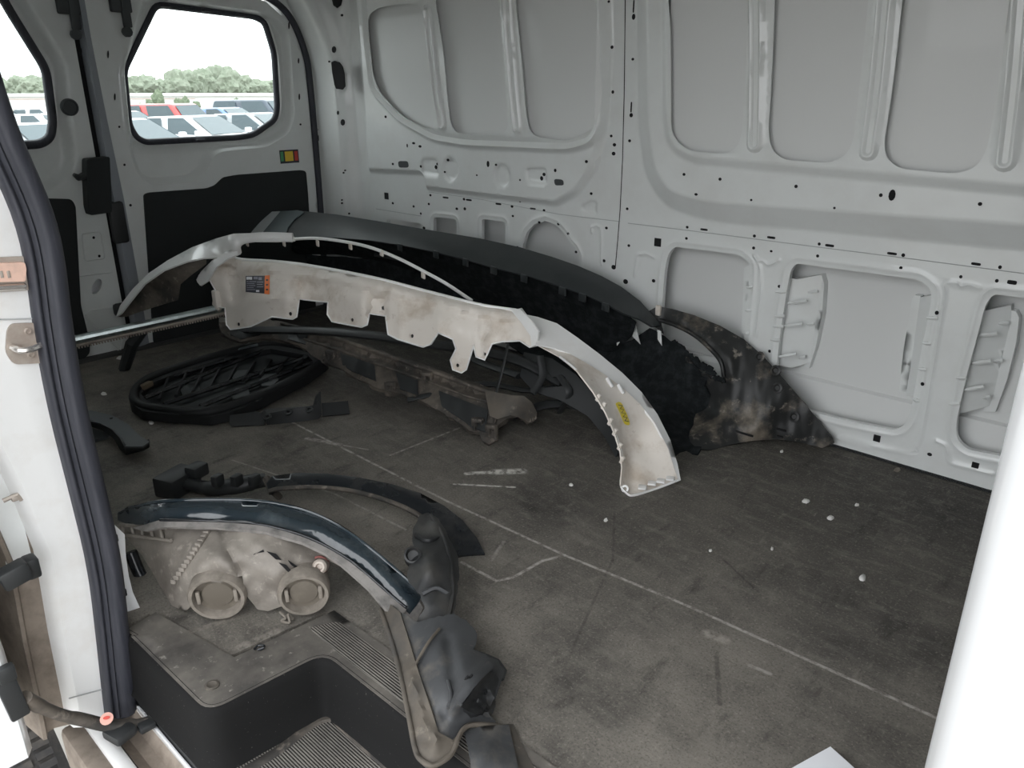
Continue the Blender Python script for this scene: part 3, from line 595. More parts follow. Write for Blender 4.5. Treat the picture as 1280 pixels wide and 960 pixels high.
# label on the door
def rbox(name, u0, v0, u1, v1, x, th, mt, par):
    a = rearp(u0, v0, x); b = rearp(u1, v1, x); return MB().box((x+th/2, (a[0]+b[0])/2, (a[1]+b[1])/2), (th, abs(b[0]-a[0]), abs(b[1]-a[1]))).build(name, mt, par)
lab = rbox('warning_label', 349, 188, 374, 203, XD+.0225, .001, M['labelblack'], dR)
rbox('label_print', 350.2, 189.8, 355, 201.5, XD+.0236, .0006, M['green'], lab); rbox('label_print', 355.6, 189.5, 367, 201, XD+.0236, .0006, M['yellow'], lab); rbox('label_print', 367.6, 189, 372.8, 200.5, XD+.0236, .0006, M['red'], lab)
hd = MB()
def rdot(b, u, v, ru, rv, x):
    b.prism([rearp(u+ru*math.cos(k*math.pi/4), v+rv*math.sin(k*math.pi/4), x) for k in range(8)], x, x+.002, 'X')
for (u, v, a, b) in [(135,68,1,5),(143.5,121,1,4.5),(149,158.5,1.3,1.5),(155.5,206,1.4,1.6),(163,256.5,1.6,1.7),(142,234,1.3,1.4),(151,312,1.2,1.6),(373,76,.9,3.5),(374,121,.9,4),(375.5,155.5,1.2,1.3),(361,32,.8,4.5)]: rdot(hd, u, v, a, b, XD+.0225)
hd.build('punched_holes', M['hole'], dR, None)
def hinge(par, u, v):
    c = rearp(u, v, XD+.03); b = MB(); b.box((XD+.032, c[0], c[1]+.04), (.025, .075, .10), bev=.006); b.box((XD+.04, c[0]+.012, c[1]), (.02, .03, .12), bev=.005); b.tube([(XD+.035, c[0]+.005, c[1]-.075), (XD+.05, c[0]+.005, c[1]-.075)], .018, 10)
    b.build('upper_latch_bracket', M['grommet'], par)
hinge(dR, 151, 12)
# inner flange and gap seal on the right-hand door
MB().loft([[(XD+.024, YL+.052-.02*(1-t), z), (XD+.036, YL+.03-.02*(1-t), z), (XD+.042, YL+.006, z), (XD+.02, YL-.004, z), (XD-.01, YL-.004, z)] for z, t in ((.012,1),(.3,1),(.6,.9),(.9,.3),(1.15,0),(1.40,0))]).build('edge_flange', M['flange'], dR)
for (u, v, s1) in [(147,278,.06),(151,386,.035)]:
    c = rearp(u, v, XD+.03); MB().box((XD+.035, c[0], c[1]), (.03, .06, .16 if s1 > .05 else .05), bev=.012).build('door_catch', M['plastic'], dR)
dL = empty('door_2', (XD, .7, 0), 'white left-hand rear door with black lock box and oval hole', 'door', kind='structure')
oval = [rearp(118+7*math.cos(t)*.95+4*math.sin(t)*.3, 357-9*math.sin(t)-3*math.cos(t)) for t in np.linspace(0, 2*math.pi, 18, endpoint=False)]
heightplate('inner_panel', [(.20, .012), (1.150, .012), (1.150, 1.40), (.55, 1.37), (.35, 1.28), (.24, 1.1)], [winL, oval], hL, M['paint'], dL, feat=[(np.array([p for p in contour(pocketL, e) if p[1] < 1.28 and p[0] > .5]), False) for e in (-.009, .01, .029)])
MB().prism([(.16, -.05), (1.15, -.05), (1.15, .78), (.16, .78)], XD-.07, XD-.05, 'X').build('outer_skin', M['outerpaint'], dL)
plateX('trim_panel', trimL, XD+.021, .008, M['trimblack'], dL)
gasket(winL, 'window_seal', dL, XD-.008, .016)
MB().prism(offs(winL, 1.02), XD-.028, XD-.023, 'X').build('pane', M['glass'], dL)
hinge(dL, 86, 14)
lk = plateX('lock_box', rpoly(RP([(103,198),(132,195),(134,235),(135,264),(108,268),(105,258),(103,222)], XD+.03), .008), XD+.022, .05, M['trimblack'], dL, .004)
MB().tube([q(104,220,'X',XD+.06), q(98,222,'X',XD+.075), q(92,218,'X',XD+.08)], [.014, .012, .006], 8).build('lock_lever', M['plastic'], lk)
g_ = rearp(87, 134, XD+.022); MB().lathe((XD+.015, *g_), (1,0,0), [(.030, .0), (.030, .010), (.024, .014), (.022, .010), (0.0, .010)], 20).build('grommet', M['grommet'], dL)
hd = MB()
for (u, v, a, b) in [(101,65,1.3,5),(110,125,1.2,5),(116,158,1.5,1.7),(117,297,1.6,1.8),(124,320,1.6,1.8)]: rdot(hd, u, v, a, b, XD+.0225)
hd.build('punched_holes', M['hole'], dL, None)
rd = MB()
for poly in ([(102,292),(126,290),(131,323),(106,326)], [(106,395),(112,388),(150,384),(155,420),(150,440)]):
    pts = RP(rpoly(poly, 4), XD+.022); rd.tube([(XD+.0225, a, b) for a, b in dens(pts, .02)], .003, 5, closed=True)
rd.tube([(XD+.0225, *rearp(100,345,XD+.022)), (XD+.0225, *rearp(140,340,XD+.022))], .003, 5)
rd.build('stamped_rib', M['paint'], dL)
# dark gap between the doors, and the seals of the opening
tr = MB().box((XD-.005, 1.162, .70), (.03, .022, 1.44)).build('trim_1', M['hole'], None); tag(tr, 'dark gap seal between the two rear doors', 'door seal', kind='structure')
so = [(XD+.022, 2.095, .012), (XD+.022, 2.108, .5), (XD+.022, 2.108, 1.0), (XD+.022, 2.094, 1.15), (XD+.022, 2.035, 1.285), (XD+.022, 1.94, 1.352), (XD+.022, 1.80, 1.388), (XD+.022, 1.16, 1.42), (XD+.022, .55, 1.388), (XD+.022, .33, 1.29), (XD+.022, .22, 1.1), (XD+.022, .18, .4)]
s2 = MB().tube(spline(so, 80), .015, 8).build('trim_2', M['seal'], None, 60); tag(s2, 'black rubber seal running round the rear door opening', 'door seal', kind='structure')

# ---- roof, header over the rear doors, side wall behind the sliding door, front end
rf = MB().loft([[(x, y, 1.66+.05*math.sin(math.pi*(y-.1)/2.2)) for y in np.linspace(.10, 2.32, 12)] for x in np.linspace(-3.32, 1.5, 14)]).build('ceiling', M['paint'], None, 60); tag(rf, 'white sheet metal van roof', 'ceiling', kind='structure')
MB().loft([[(x, y, 1.72+.05*math.sin(math.pi*(y-.1)/2.2)) for y in np.linspace(.06, 2.36, 12)] for x in (-3.34, 1.52)]).build('outer_roof', M['outerpaint'], rf, 60)
hr = MB().box((-3.27, 1.2, 1.55), (.10, 2.2, .26)).build('wall_rear_header', M['paint'], None); tag(hr, 'white header over the rear doors', 'wall', kind='structure')
wn = empty('wall_near', (-2.4, .25, 0), 'white side wall behind the sliding door opening', 'wall', kind='structure')
MB().box((-2.36, .27, .95), (1.80, .04, 1.5)).build('inner_panel', M['paint'], wn); MB().box((-2.36, .225, .95), (1.76, .02, 1.4)).build('outer_panel', M['outerpaint'], wn)
hn = MB().box((.03, .30, 1.63), (3.0, .16, .16), bev=.02).build('wall_near_header', M['jamb'], None); tag(hn, 'white header over the sliding door', 'wall', kind='structure')
ff = empty('wall_front', (1.45, 1.2, 0), 'cab end of the van with open windscreen', 'wall', kind='structure')
MB().box((1.45, 1.2, .3), (.08, 2.2, 1.0)).build('dash_panel', M['plastic'], ff); MB().box((.78, 2.27, 1.46), (1.4, .08, .40)).build('cab_roof_side', M['paint'], ff); MB().box((.25, 2.27, .9), (.36, .08, 1.4)).build('cab_post', M['paint'], ff); MB().box((1.45, 1.2, 1.5), (.08, 2.2, .3)).build('windscreen_header', M['paint'], ff); MB().box((.62, 1.85, .35), (.16, .55, .8), bev=.05).build('driver_seat_back', M['plastic'], ff); MB().box((.62, .85, .35), (.16, .75, .8), bev=.05).build('passenger_seat_back', M['plastic'], ff); MB().box((.8, 2.27, .25), (1.4, .08, 1.15)).build('cab_side_panel', M['paint'], ff); MB().box((.85, .30, .1), (1.2, .08, 1.1)).build('cab_door_panel', M['outerpaint'], ff)
MB().box((.30, 1.32, .82), (.03, 1.86, 1.66)).build('added_light_block', M['lightblock'], ff); MB().box((1.1, 1.3, -.02), (.8, 1.9, .04)).build('cab_floor', M['plastic'], ff)  # grey partition is unseen, added to keep cab light off the cargo walls

# ---- front pillar of the door opening (right edge of the photograph)
bp_ = MB()
prof = [(-.062,.60),(-.064,.44),(-.060,.405),(-.045,.375),(-.015,.35),(.05,.34),(.22,.335),(.24,.36),(.24,.60)]
bp_.loft([[(x, y, z) for x, y in spline(prof, 26)] for z in (-.6, 0, .5, 1.0, 1.6)])
bpl = bp_.build('wall_front_pillar', M['outerpaint'], None, 60); tag(bpl, 'bright white door pillar at the right edge', 'pillar', kind='structure')

# ---- rear pillar of the sliding door opening (left edge)
cp_ = empty('wall_rear_pillar', (-1.45, .36, 0), 'white sliding door pillar with striker plate and black weatherstrip', 'pillar', kind='structure')
EZ = [-.3,-.14,0,.17,.33,.49,.56,.63,.70,.77,.835,.89,.955,1.01,1.6]; EY = [.362,.372,.385,.399,.396,.392,.394,.397,.402,.410,.403,.387,.374,.370,.34]
def edgeY(z): return float(np.mean([np.interp(z+e, EZ, EY) for e in np.linspace(-.07, .07, 9)]))
def whiteL(z): return float(np.interp(z, [-.3,-.10,.05,.214,.35,.46,.62,1.6], [.275,.285,.290,.300,.285,.265,.25,.25]))
rows = []
for z in np.linspace(-.16, 1.58, 60):
    a = edgeY(z); b = whiteL(z)
    rows.append([(-1.44, a+.03, z), (-1.432, a, z), (-1.425, a-.02, z), (-1.420, a-.035, z), (-1.420, (a+b)/2, z), (-1.421, b+.012, z), (-1.432, b, z), (-1.50, b-.010, z)])
MB().loft(rows).build('jamb_face', M['jamb'], cp_, 40)
rows = []
for z in np.linspace(-.17, .62, 40):
    b = whiteL(z); rows.append([(-1.455, b+.008, z), (-1.463, b-.008, z), (-1.470, b-.022, z), (-1.468, b-.036, z), (-1.450, b-.042, z), (-1.452, b-.048, z), (-1.56, b-.065, z), (-1.60, b-.075, z)])
MB().loft(rows).build('muddy_channel', M['jambdirt'], cp_, 40)
ws = MB(); rows = []
for z in np.linspace(-.17, 1.58, 70):
    a = edgeY(z)
    prof = [(-1.425, a-.036), (-1.405, a-.034), (-1.398, a-.027), (-1.404, a-.021), (-1.398, a-.016), (-1.402, a-.011), (-1.394, a-.002), (-1.396, a+.012), (-1.406, a+.021), (-1.43, a+.026), (-1.45, a+.022)]
    rows.append([(x, y, z) for x, y in spline(prof, 28)])
ws.loft(rows); ws.build('weatherstrip', M['seal'], cp_, 50)
# inner white jamb flap with two little black holes
fp = MB(); rows = []
for u0, u1, v in [(136,137,650),(137,156,668),(139,157,690),(143,158,700),(147,161,720),(150,166,740),(154,175,760),(158,184,771)]:
    a = q(u0-14, v, 'X', -1.50); b = q(u1, v, 'X', -1.48); rows.append([a, (a+b)/2+Vector((.006,0,0)), b, b+Vector((-.06,.0,0))])
jf = fp.loft(rows).build('inner_jamb_flap', M['outerpaint'], cp_, 60)
hq = MB()
for (u, v) in [(144,673),(155,741)]: c = q(u, v, 'X', -1.475); hq.box(c, (.006, .010, .016), bev=.002)
hq.build('clip_hole', M['hole'], jf)
# striker plate
XS = -1.419
def jp(u, v, x=XS): p = q(u, v, 'X', x); return (p.y, p.z)
skp = MB().prism(rpoly([jp(*p) for p in [(8,412),(14,404),(48,403),(57,415),(61,440),(58,453),(16,455),(6,440)]], .008), XS, XS+.004, 'X').build('striker_plate', M['plate'], cp_)
a = [q(14, 434, 'X', XS+.003), q(20, 436, 'X', XS+.018), q(28, 438, 'X', XS+.026), (q(40, 436, 'X', XS+.026)), q(49, 432, 'X', XS+.016), q(51, 430, 'X', XS+.003)]
MB().tube(spline(a, 18), .0055, 8).build('striker_loop', M['shinysteel'], skp)
for (u, v) in [(35,414),(39,443)]: c = q(u, v, 'X', XS+.004); MB().lathe(c, (1,0,0), [(.0065,0),(.0065,.002),(.004,.003),(.003,.001),(0,.001)], 14).build('striker_screw', M['plate'], skp)
lt = MB().prism(rpoly([jp(*p) for p in [(-20,322),(36,320),(42,345),(42,362),(-20,366)]], .006), XS-.0, XS+.003, 'X').build('latch_contact', M['plate'], cp_)
MB().prism(rpoly([jp(u, v, XS+.004) for u, v in [(-20,329),(29,327),(31,335),(30,351),(-20,352)]], .003), XS+.003, XS+.012, 'X').build('contact_block', M['copper'], lt)
MB().tube([q(-20,361,'X',XS+.008), q(32,358,'X',XS+.008)], .0055, 10).build('contact_rail', M['shinysteel'], lt)
for u0 in (2, 11): 
    p0 = jp(u0-3, 339, XS+.0125); p1 = jp(u0+3, 347, XS+.0125); MB().box((XS+.0125, (p0[0]+p1[0])/2, (p0[1]+p1[1])/2), (.002, abs(p0[0]-p1[0]), abs(p0[1]-p1[1])), bev=.0006).build('contact_pin', M['plate'], lt)
sm2 = MB().tube([q(-10, 399.5, 'X', XS+.001), q(30, 398.5, 'X', XS+.001), q(56, 397.5, 'X', XS+.0005)], .0012, 5).build('jamb_seam', M['seam'], cp_)
MB().tube([q(86, 873, 'X', XS+.001), q(142, 858, 'X', XS+.0005)], .0014, 5).build('jamb_seam', M['seam'], cp_)
MB().box(q(72, 500, 'X', -1.43), (.03, .008, .07), bev=.003).build('edge_clip', M['plate'], cp_)
bk = MB(); c = q(18, 622, 'X', -1.435); bk.box(c, (.016, .012, .010), bev=.003); bk.tube([q(4,626,'X',-1.435), q(22,618,'X',-1.43), q(27,625,'X',-1.43)], .004, 6); bk.build('channel_clip', M['plate'], cp_)
sb = MB(); c0 = q(18, 718, 'X', -1.36); c1_ = q(39, 708, 'X', -1.38); sb.box(c0, (.03, .045, .036), Matrix.Rotation(.2, 3, 'X'), .006); sb.box(c1_, (.03, .022, .038), None, .005)
sb.build('door_stop_buffer', M['plastic'], cp_)

# ---- side sill below the pillar and the step
sl = empty('trim_3', (-1.0, .36, -.16), 'door sill with white strip and brown dirty roller track', 'sill', kind='structure')
MB().box((-.75, .400, -.155), (1.35, .012, .03)).build('grey_edge', M['plastic'], sl)
MB().box((-.75, .389, -.158), (1.28, .006, .012), bev=.002).build('white_strip', M['outerpaint'], sl)
MB().loft([[(x, .386, -.165), (x, .372, -.185), (x, .352, -.188), (x, .338, -.176), (x, .33, -.168)] for x in (-1.47, -.1)]).build('roller_track', M['jambdirt'], sl)
MB().box((-.78, .316, -.185), (1.38, .03, .034), bev=.008).build('white_sill_lip', M['jamb'], sl)
MB().box((-.78, .285, -.225), (1.38, .04, .10), bev=.01).build('rocker', M['jambdirt'], sl); MB().box((-.78, .33, -.30), (1.38, .12, .14)).build('under_rocker', M['plastic'], sl)

# ---- entry step: recessed black moulding with ribbed tread
sp_ = empty('entry_step', (-1.0, .55, -.125), 'black moulded entry step with ribbed tread inside the doorway', 'step', kind='structure')
A, B_, C_, D_ = (-1.424,.404), (-1.100,.412), (-1.083,.634), (-.25,.64)
path = [(-1.424,.404)]+[p for p in rpoly([A, B_, C_, D_], .035, 6) if -1.40 < p[0] < -.27]+[(-.25,.64)]
top = path+[(-.25,.735), (-1.177,.722), (-1.195,.512), (-1.39,.478), (-1.436,.470)]
V, F, rm = cdt(top, [], .02); r = rm[0]; n = len(V); P = np.c_[V, np.full(n, .004)]
fc = [tuple(map(int, f)) for f in F]; dx = []
for i in r: dx.append((P[i][0], P[i][1], -.02))
fc += [(r[i], r[(i+1) % len(r)], n+(i+1) % len(r), n+i) for i in range(len(r))]
tb = mk('step_surround', np.vstack([P, dx]), fc, M['stepdust'], sp_, None); bm = bmesh.new(); bm.from_mesh(tb.data); bmesh.ops.recalc_face_normals(bm, faces=bm.faces); bm.to_mesh(tb.data); bm.free(); shade(tb.data, 50)
def inset(path, e):
    out = []
    for i, p in enumerate(path):
        a = np.array(path[max(i-1, 0)]); b = np.array(path[min(i+1, len(path)-1)]); t = (b-a)/np.linalg.norm(b-a); out.append((p[0]+t[1]*e, p[1]-t[0]*e))
    return out
rows = [[(x, y, z) for x, y in inset(path, e)] for e, z in ((-.006,.0042),(.0,.003),(.005,-.003),(.008,-.012),(.012,-.07),(.016,-.115),(.022,-.124))]
MB().loft(rows).build('riser', M['riser'], sp_, 60)
MB().prism([(-1.095,.402), (-.25,.402), (-.25,.63), (-1.07,.628), (-1.09,.60)], -.15, -.123).build('tread', M['ribbed'], sp_)
edge = [(-1.083+.02,.40),(-1.078+.02,.50),(-1.060,.612),(-.95,.622),(-.25,.625)]
MB().tube([(x, y, -.124) for x, y in spline(edge, 20)], .012, 6, flat=.4).build('tread_border', M['dusty'], sp_)
rp = rpoly([(-1.165,.655),(-1.06,.652),(-.30,.66),(-.30,.712),(-1.14,.706)], .012); MB().prism(rp, .002, .0055).build('ribbed_insert', M['ribbed'], sp_)
MB().lathe(flr(265, 857, .004), (0,0,1), [(.013,0),(.013,.002),(.009,.003),(.006,.001),(0,.001)], 16).build('rivet', M['linerdust'], sp_)

# ---- wheelhouse cover behind the pillar
wr = MB(); rows = []
for x in np.linspace(-3.0, -1.95, 12):
    h = .24*math.sqrt(max(0, 1-((x+2.45)/.58)**2))**.7+.01
    rows.append([(x, y, z) for y, z in spline([(.29, h), (.44, h), (.52, h*.94), (.555, h*.7), (.565, h*.3), (.57, 0)], 14)])
wh = wr.loft(rows).build('wheelhouse_cover', M['quarter'], None, 60); tag(wh, 'dark grey wheelhouse cover behind the white pillar', 'wheelhouse', kind='structure')

# ================================================================== THINGS
# ---- sliding door standing open along the outside, its roller arm
sd = empty('sliding_door', (-1.9, .17, -.1), 'white sliding door slid open, edge at the far lower left', 'door')
b = MB(); rows = []
for z in np.linspace(-.09, 1.55, 24):
    xe = -1.33+.0*z; ye = .198-.10*max(0, z-.10)**1.0*.5
    rows.append([(-2.75, ye, z), (xe-.02, ye, z), (xe, ye-.012, z), (xe, ye-.05, z), (xe-.02, ye-.07, z), (-2.75, ye-.07, z)])
b.loft(rows, True).build('door_shell', M['outerpaint'], sd, 40)
b = MB(); c = q(13, 866, 'X', -1.326); b.box(c, (.012, .030, .11), Matrix.Rotation(.10, 3, 'X'), .004); b.box(q(8,842,'X',-1.322), (.016, .026, .03), None, .004); b.build('hinge_bracket', M['plastic'], sd)
arm = MB(); ap = [(30,872,-1.335),(48,882,-1.345),(75,893,-1.35),(105,900,-1.35),(135,907,-1.345),(160,908,-1.335),(185,902,-1.325)]
arm.tube(spline([q(u, v, 'X', x) for u, v, x in ap], 24), [.016]*5+[.014]*5+[.016]*6+[.019]*5+[.014]*3, 10, flat=.75); ar = arm.build('roller_arm', M['dusty'], sd, 50)
b = MB(); c = q(150, 915, 'X', -1.325); b.box(c, (.05, .045, .022), Matrix.Rotation(.25, 3, 'Z'), .008); b.box(q(182,906,'X',-1.315), (.03, .03, .014), None, .004); b.build('roller_carriage', M['plastic'], ar)
MB().disc(q(135, 905, 'X', -1.320)+Vector((0,0,.012)), (.45,-.25,.9), .0115, 14, .002).build('warning_sticker', M['pink'], ar)
MB().disc(q(135, 905, 'X', -1.318)+Vector((0,0,.0145)), (.45,-.25,.9), .006, 12, .001, ry=.003).build('sticker_print', M['red'], ar)
# ---- rear wheel
ty = empty('rear_wheel', (-2.08, .16, -.80), 'black road tyre showing under the roller arm', 'wheel')
prof = [(.30,-.11),(.40,-.12),(.46,-.115),(.485,-.09),(.49,-.03),(.49,.03),(.485,.09),(.46,.115),(.40,.12),(.30,.11)]
MB().lathe((-2.08,.20,-.80), (0,1,0), prof, 60).build('tyre', M['tyre'], ty)
b = MB()
for k in range(70):
    t = math.radians(-60+k*3.0); R = .491
    for y0, sk_ in ((-.075,.02),(-.03,-.02),(.03,.02),(.075,-.02)):
        cx = -2.08+R*math.cos(t+sk_); cz = -.80+R*math.sin(t+sk_); b.box((cx, .20+y0, cz), (.008, .034, .017), Matrix.Rotation(-(t+sk_), 3, 'Y'))
tk = b.build('tread_blocks', M['tyre'], ty, None); tk['kind'] = 'stuff'
MB().lathe((-2.08,.20,-.80), (0,1,0), [(.30,-.10),(.28,-.05),(.10,-.04),(.0,-.04)], 24).build('rim', M['chrome'], ty)

# ---- white bumper cover
YB = lambda u: 1.25+(u-270)/395*.33
wb = empty('bumper_cover', (-2.0, 1.45, 0), 'white dirty bumper cover arching across the floor, wing tips down', 'bumper')
band = [(246,350),(252,340),(266,326),(283,316),(300,325),(345,327),(392,333),(470,348),(540,366),(600,381),(645,388),(652,386),(672,414),(671,432),(662,434),(650,426),(628,427),(615,430),(606,450),(595,446),(592,432),(583,462),(577,466),(566,462),(563,450),(570,436),(566,424),(548,416),(539,430),(529,434),(497,424),(485,418),(482,395),(462,392),(459,406),(452,409),(415,402),(409,393),(410,378),(374,374),(371,396),(366,399),(340,396),(314,408),(288,412),(283,406),(281,385),(274,384),(268,378),(271,366),(262,350),(252,357)]
bctrl = [(u, v, 'Y', YB(u)+dy) for u, v, dy in [(250,348,-.02),(283,316,.03),(300,325,.05),(400,335,.05),(540,366,.05),(645,388,.05),(672,414,.0),(660,430,.0),(600,440,-.01),(580,462,-.01),(500,415,-.01),(430,400,-.01),(366,395,-.01),(300,408,-.01),(275,380,.0),(330,360,-.015),(450,375,-.015),(560,400,-.015)]]
fband = tps(bctrl)
def bb_(V):
    d = np.zeros(len(V)); top_ = np.interp(V[:,0], [283,300,345,392,470,540,600,645], [316,325,327,333,348,366,381,388])
    k = V[:,1]-top_; d += .022*sst(k, 1, 4)-.020*sst(k, 13, 17)+.008*np.exp(-(np.abs(((V[:,0]*.021) % 1)-.5)/.08)**2)*sst(k, 17, 22)
    for poly in ([(374,352),(410,355),(409,380),(373,378)], [(462,368),(484,372),(484,398),(460,396)]): d -= .026*sst(sdist(V, poly), -2, 2)
    for c, r in (((315,385),14),((505,395),16),((575,415),12),((430,375),10)): d += .006*np.exp(-((V-np.array(c))**2).sum(1)/(r*r*.6))
    d -= .018*sst(sdist(V, [(284,345),(304,345),(306,378),(288,380)]), -2, 2)
    d += .010*np.exp(-(dist_poly(V, [(285,378),(300,383),(320,374),(360,372)], False)/4)**2)
    d += .012*np.exp(-(dist_poly(V, [(612,405),(606,425),(604,445)], False)/3)**2)
    return d
hb_ = [[(u+2.0*math.cos(k*math.pi/4), v+2.6*math.sin(k*math.pi/4)) for k in range(8)] for u, v in [(363,392.5),(298,405.5),(440,400),(478.5,385),(515,420),(572,457),(606,443)]]
bo = shell('grille_panel', band, fband, M['bumperin'], wb, hb_, 5, .004, bb_)
fb_ = lambda V: fband(V)-bb_(V)-.002
MB().tube([at(fb_, u, v) for u, v in dens(band, 6)], .0026, 6, closed=True).build('panel_lip', M['bumperwhite'], bo, 60)
MB().tube([at(fb_, u, v, .001) for u, v in spline([(284,317),(300,324),(345,327),(392,333),(470,348),(540,366),(600,381),(645,388)], 40)], .0055, 8).build('top_edge', M['bumperwhite'], bo, 60)
# left corner fin, right corner fin
shell('corner_fin', [(246,352),(248,344),(262,329),(283,314),(296,311),(297,318),(285,323),(270,334),(259,352),(250,357)], [(248,346,'Y',1.2),(283,315,'Y',1.26),(296,314,'Y',1.28),(256,354,'Y',1.2),(270,330,'Y',1.22)], M['bumperwhite'], wb, step=4, th=.006)
shell('corner_fin', [(637,386),(650,386),(664,400),(673,414),(671,431),(664,434),(663,420),(652,404)], [(640,387,'Y',1.60),(672,420,'Y',1.555),(655,404,'Y',1.56),(664,432,'Y',1.555)], M['bumperwhite'], wb, step=4, th=.006)
# upper surround: wing left, thick arm, thin rod
lw = [(145,396),(150,382),(165,362),(185,342),(210,325),(240,309),(270,298),(292,292),(330,291),(360,293),(368,296),(369,300),(345,301),(310,301),(298,307),(294,316),(288,322),(272,322),(255,322),(235,326),(205,337),(180,355),(163,376),(151,392)]
lctrl = [(145,396,'Y',1.045),(165,362,'Y',1.09),(210,325,'Y',1.17),(270,298,'Y',1.29),(330,291,'Y',1.40),(368,297,'Y',1.46),(345,301,'Y',1.40),(294,316,'Y',1.29),(270,322,'Y',1.245),(235,326,'Y',1.17),(205,337,'Y',1.115),(163,376,'Y',1.06),(290,303,'Y',1.27)]
fl_ = tps(lctrl)
shell('side_wing', lw, fl_, M['bumperwhite'], wb, step=6, th=.006, bump=lambda V: .01*np.exp(-(dist_poly(V, [(150,382),(210,325),(290,296)], False)/12)**2))
inner = [(147,396),(151,392),(163,376),(180,355),(205,337),(235,326),(258,321),(258,330),(238,345),(225,356),(222,375),(205,380),(175,390),(158,396)]
shell('wing_inner_face', inner, [(147,396,'Y',1.06),(163,376,'Y',1.075),(205,337,'Y',1.13),(258,322,'Y',1.25),(222,375,'Y',1.16),(180,388,'Y',1.10),(200,360,'Y',1.14)], M['dusty'], wb, step=6, th=.004)
arm_ = [at(fl_, u, v, .004) for u, v in [(296,316),(295,308),(300,301),(312,297.5),(335,296),(366,297)]]
MB().tube(spline(arm_, 26), [.016]*26, 8, flat=.7).build('surround_arm', M['bumperwhite'], wb, 60)
def yrod(u): return 1.46+(u-366)*.00075
rod = [q(u, v, 'Y', yrod(u)) for u, v in [(364,299),(395,298),(430,302),(465,310),(500,324),(535,342),(560,356),(590,376)]]
ro = MB().tube(spline(rod, 50), .0055, 7).build('surround_rod', M['bumperwhite'], wb, 60)
for (u, v) in [(355,304),(397,304),(438,308),(477,316),(529,344),(309,304)]:
    y = yrod(u) if u > 364 else 1.40+(u-330)*.0012; c = q(u, v, 'Y', y); MB().box(c, (.026, .006, .022), Matrix.Rotation(-.3, 3, 'Z'), .003).build('clip_tab', M['bumperin'], ro)
# right wing: outer painted face and dirty inner face
ow = [(652,392),(672,396),(696,404),(722,422),(750,443),(778,466),(802,490),(822,518),(838,550),(847,580),(851,600),(848,601),(835,560),(818,528),(800,505),(780,486),(756,468),(735,455),(712,442),(690,434),(670,430),(672,414)]
wctrl = [(652,392,'Y',1.60),(672,418,'Y',1.575),(690,434,'Y',1.575),(722,422,'Y',1.66),(778,466,'Y',1.72),(756,468,'Y',1.655),(802,490,'Y',1.735),(818,528,'Y',1.69),(838,550,'Y',1.73),(851,600,'Z',.012),(847,600,'Z',.012),(835,560,'Y',1.70),(700,415,'Y',1.64)]
shell('side_wing', ow, wctrl, M['bumperwhite'], wb, step=6, th=.006)
iw = [(672,431),(690,434),(712,442),(735,455),(756,468),(780,486),(800,505),(818,528),(835,560),(848,601),(820,612),(793,619),(784,617),(776,606),(778,585),(776,565),(768,540),(757,515),(742,490),(722,464),(700,446)]
ictrl = [(672,431,'Y',1.57),(712,442,'Y',1.60),(756,468,'Y',1.65),(800,505,'Y',1.685),(835,560,'Y',1.695),(848,600,'Z',.014),(820,608,'Z',.004),(793,618,'Z',.003),(780,605,'Z',.02),(776,570,'Y',1.565),(757,515,'Y',1.55),(722,464,'Y',1.555),(790,550,'Y',1.64),(765,500,'Y',1.61)]
fi_ = tps(ictrl)
iwo = shell('wing_inner_face', iw, fi_, M['bumperin'], wb, step=6, th=.004, bump=lambda V: .012*np.exp(-(dist_poly(V, [(776,606),(778,585),(776,565),(768,540),(757,515),(742,490),(722,464)], False)/4)**2)-.01*np.exp(-(dist_poly(V, [(792,612),(790,580),(784,560),(776,535)], False)/6)**2))
MB().tube([at(fi_, u, v, .003) for u, v in spline([(700,446),(722,464),(742,490),(757,515),(768,540),(776,565),(778,585),(776,606),(784,617),(793,619),(820,611),(848,600)], 50)], .0035, 6).build('wing_edge_lip', M['bumperwhite'], iwo, 60)
b = MB()
for (u, v) in [(748,497),(755,507),(763,527),(769,540),(775,558),(778,575)]: b.box(at(fi_, u, v, .006), (.010, .010, .022), Matrix.Rotation(.4, 3, 'Y'), .002)
b.build('retaining_clips', M['bumperin'], iwo)
for (u, v) in [(803,609),(815,604),(826,601),(838,598)]: MB().box(at(fi_, u, v, .006), (.022, .022, .006), Matrix.Rotation(.5, 3, 'Z'), .002).build('tip_tab', M['bumperwhite'], iwo)
for (u, v) in [(762,478),(776,486)]: MB().box(at(fi_, u, v, .006), (.03, .008, .010), Matrix.Rotation(.9, 3, 'Y'), .002).build('slot_tab', M['bumperwhite'], iwo)
MB().lathe(at(fi_, 781, 611, .004), (.5,-.7,.5), [(.010,0),(.010,.003),(.005,.003),(.005,-.002)], 14).build('bolt_eye', M['bumperwhite'], iwo)
# yellow paint-pen mark
sc = shell('paint_pen_mark', spline([(770,504),(776,503),(781,512),(786,524),(787,531),(781,530),(776,519),(772,510)], 24, True), lambda V: fi_(V)-.004, M['chalkyellow'], iwo, step=3, th=.0008)
zz = [at(fi_, u, v, .0062) for u, v in [(773,506),(778,507),(775,511),(780,512),(777,516),(782,517),(779,521),(784,522),(781,526),(786,527)]]
MB().tube(zz, .0011, 5).build('pen_scribble', M['labelblack'], sc)
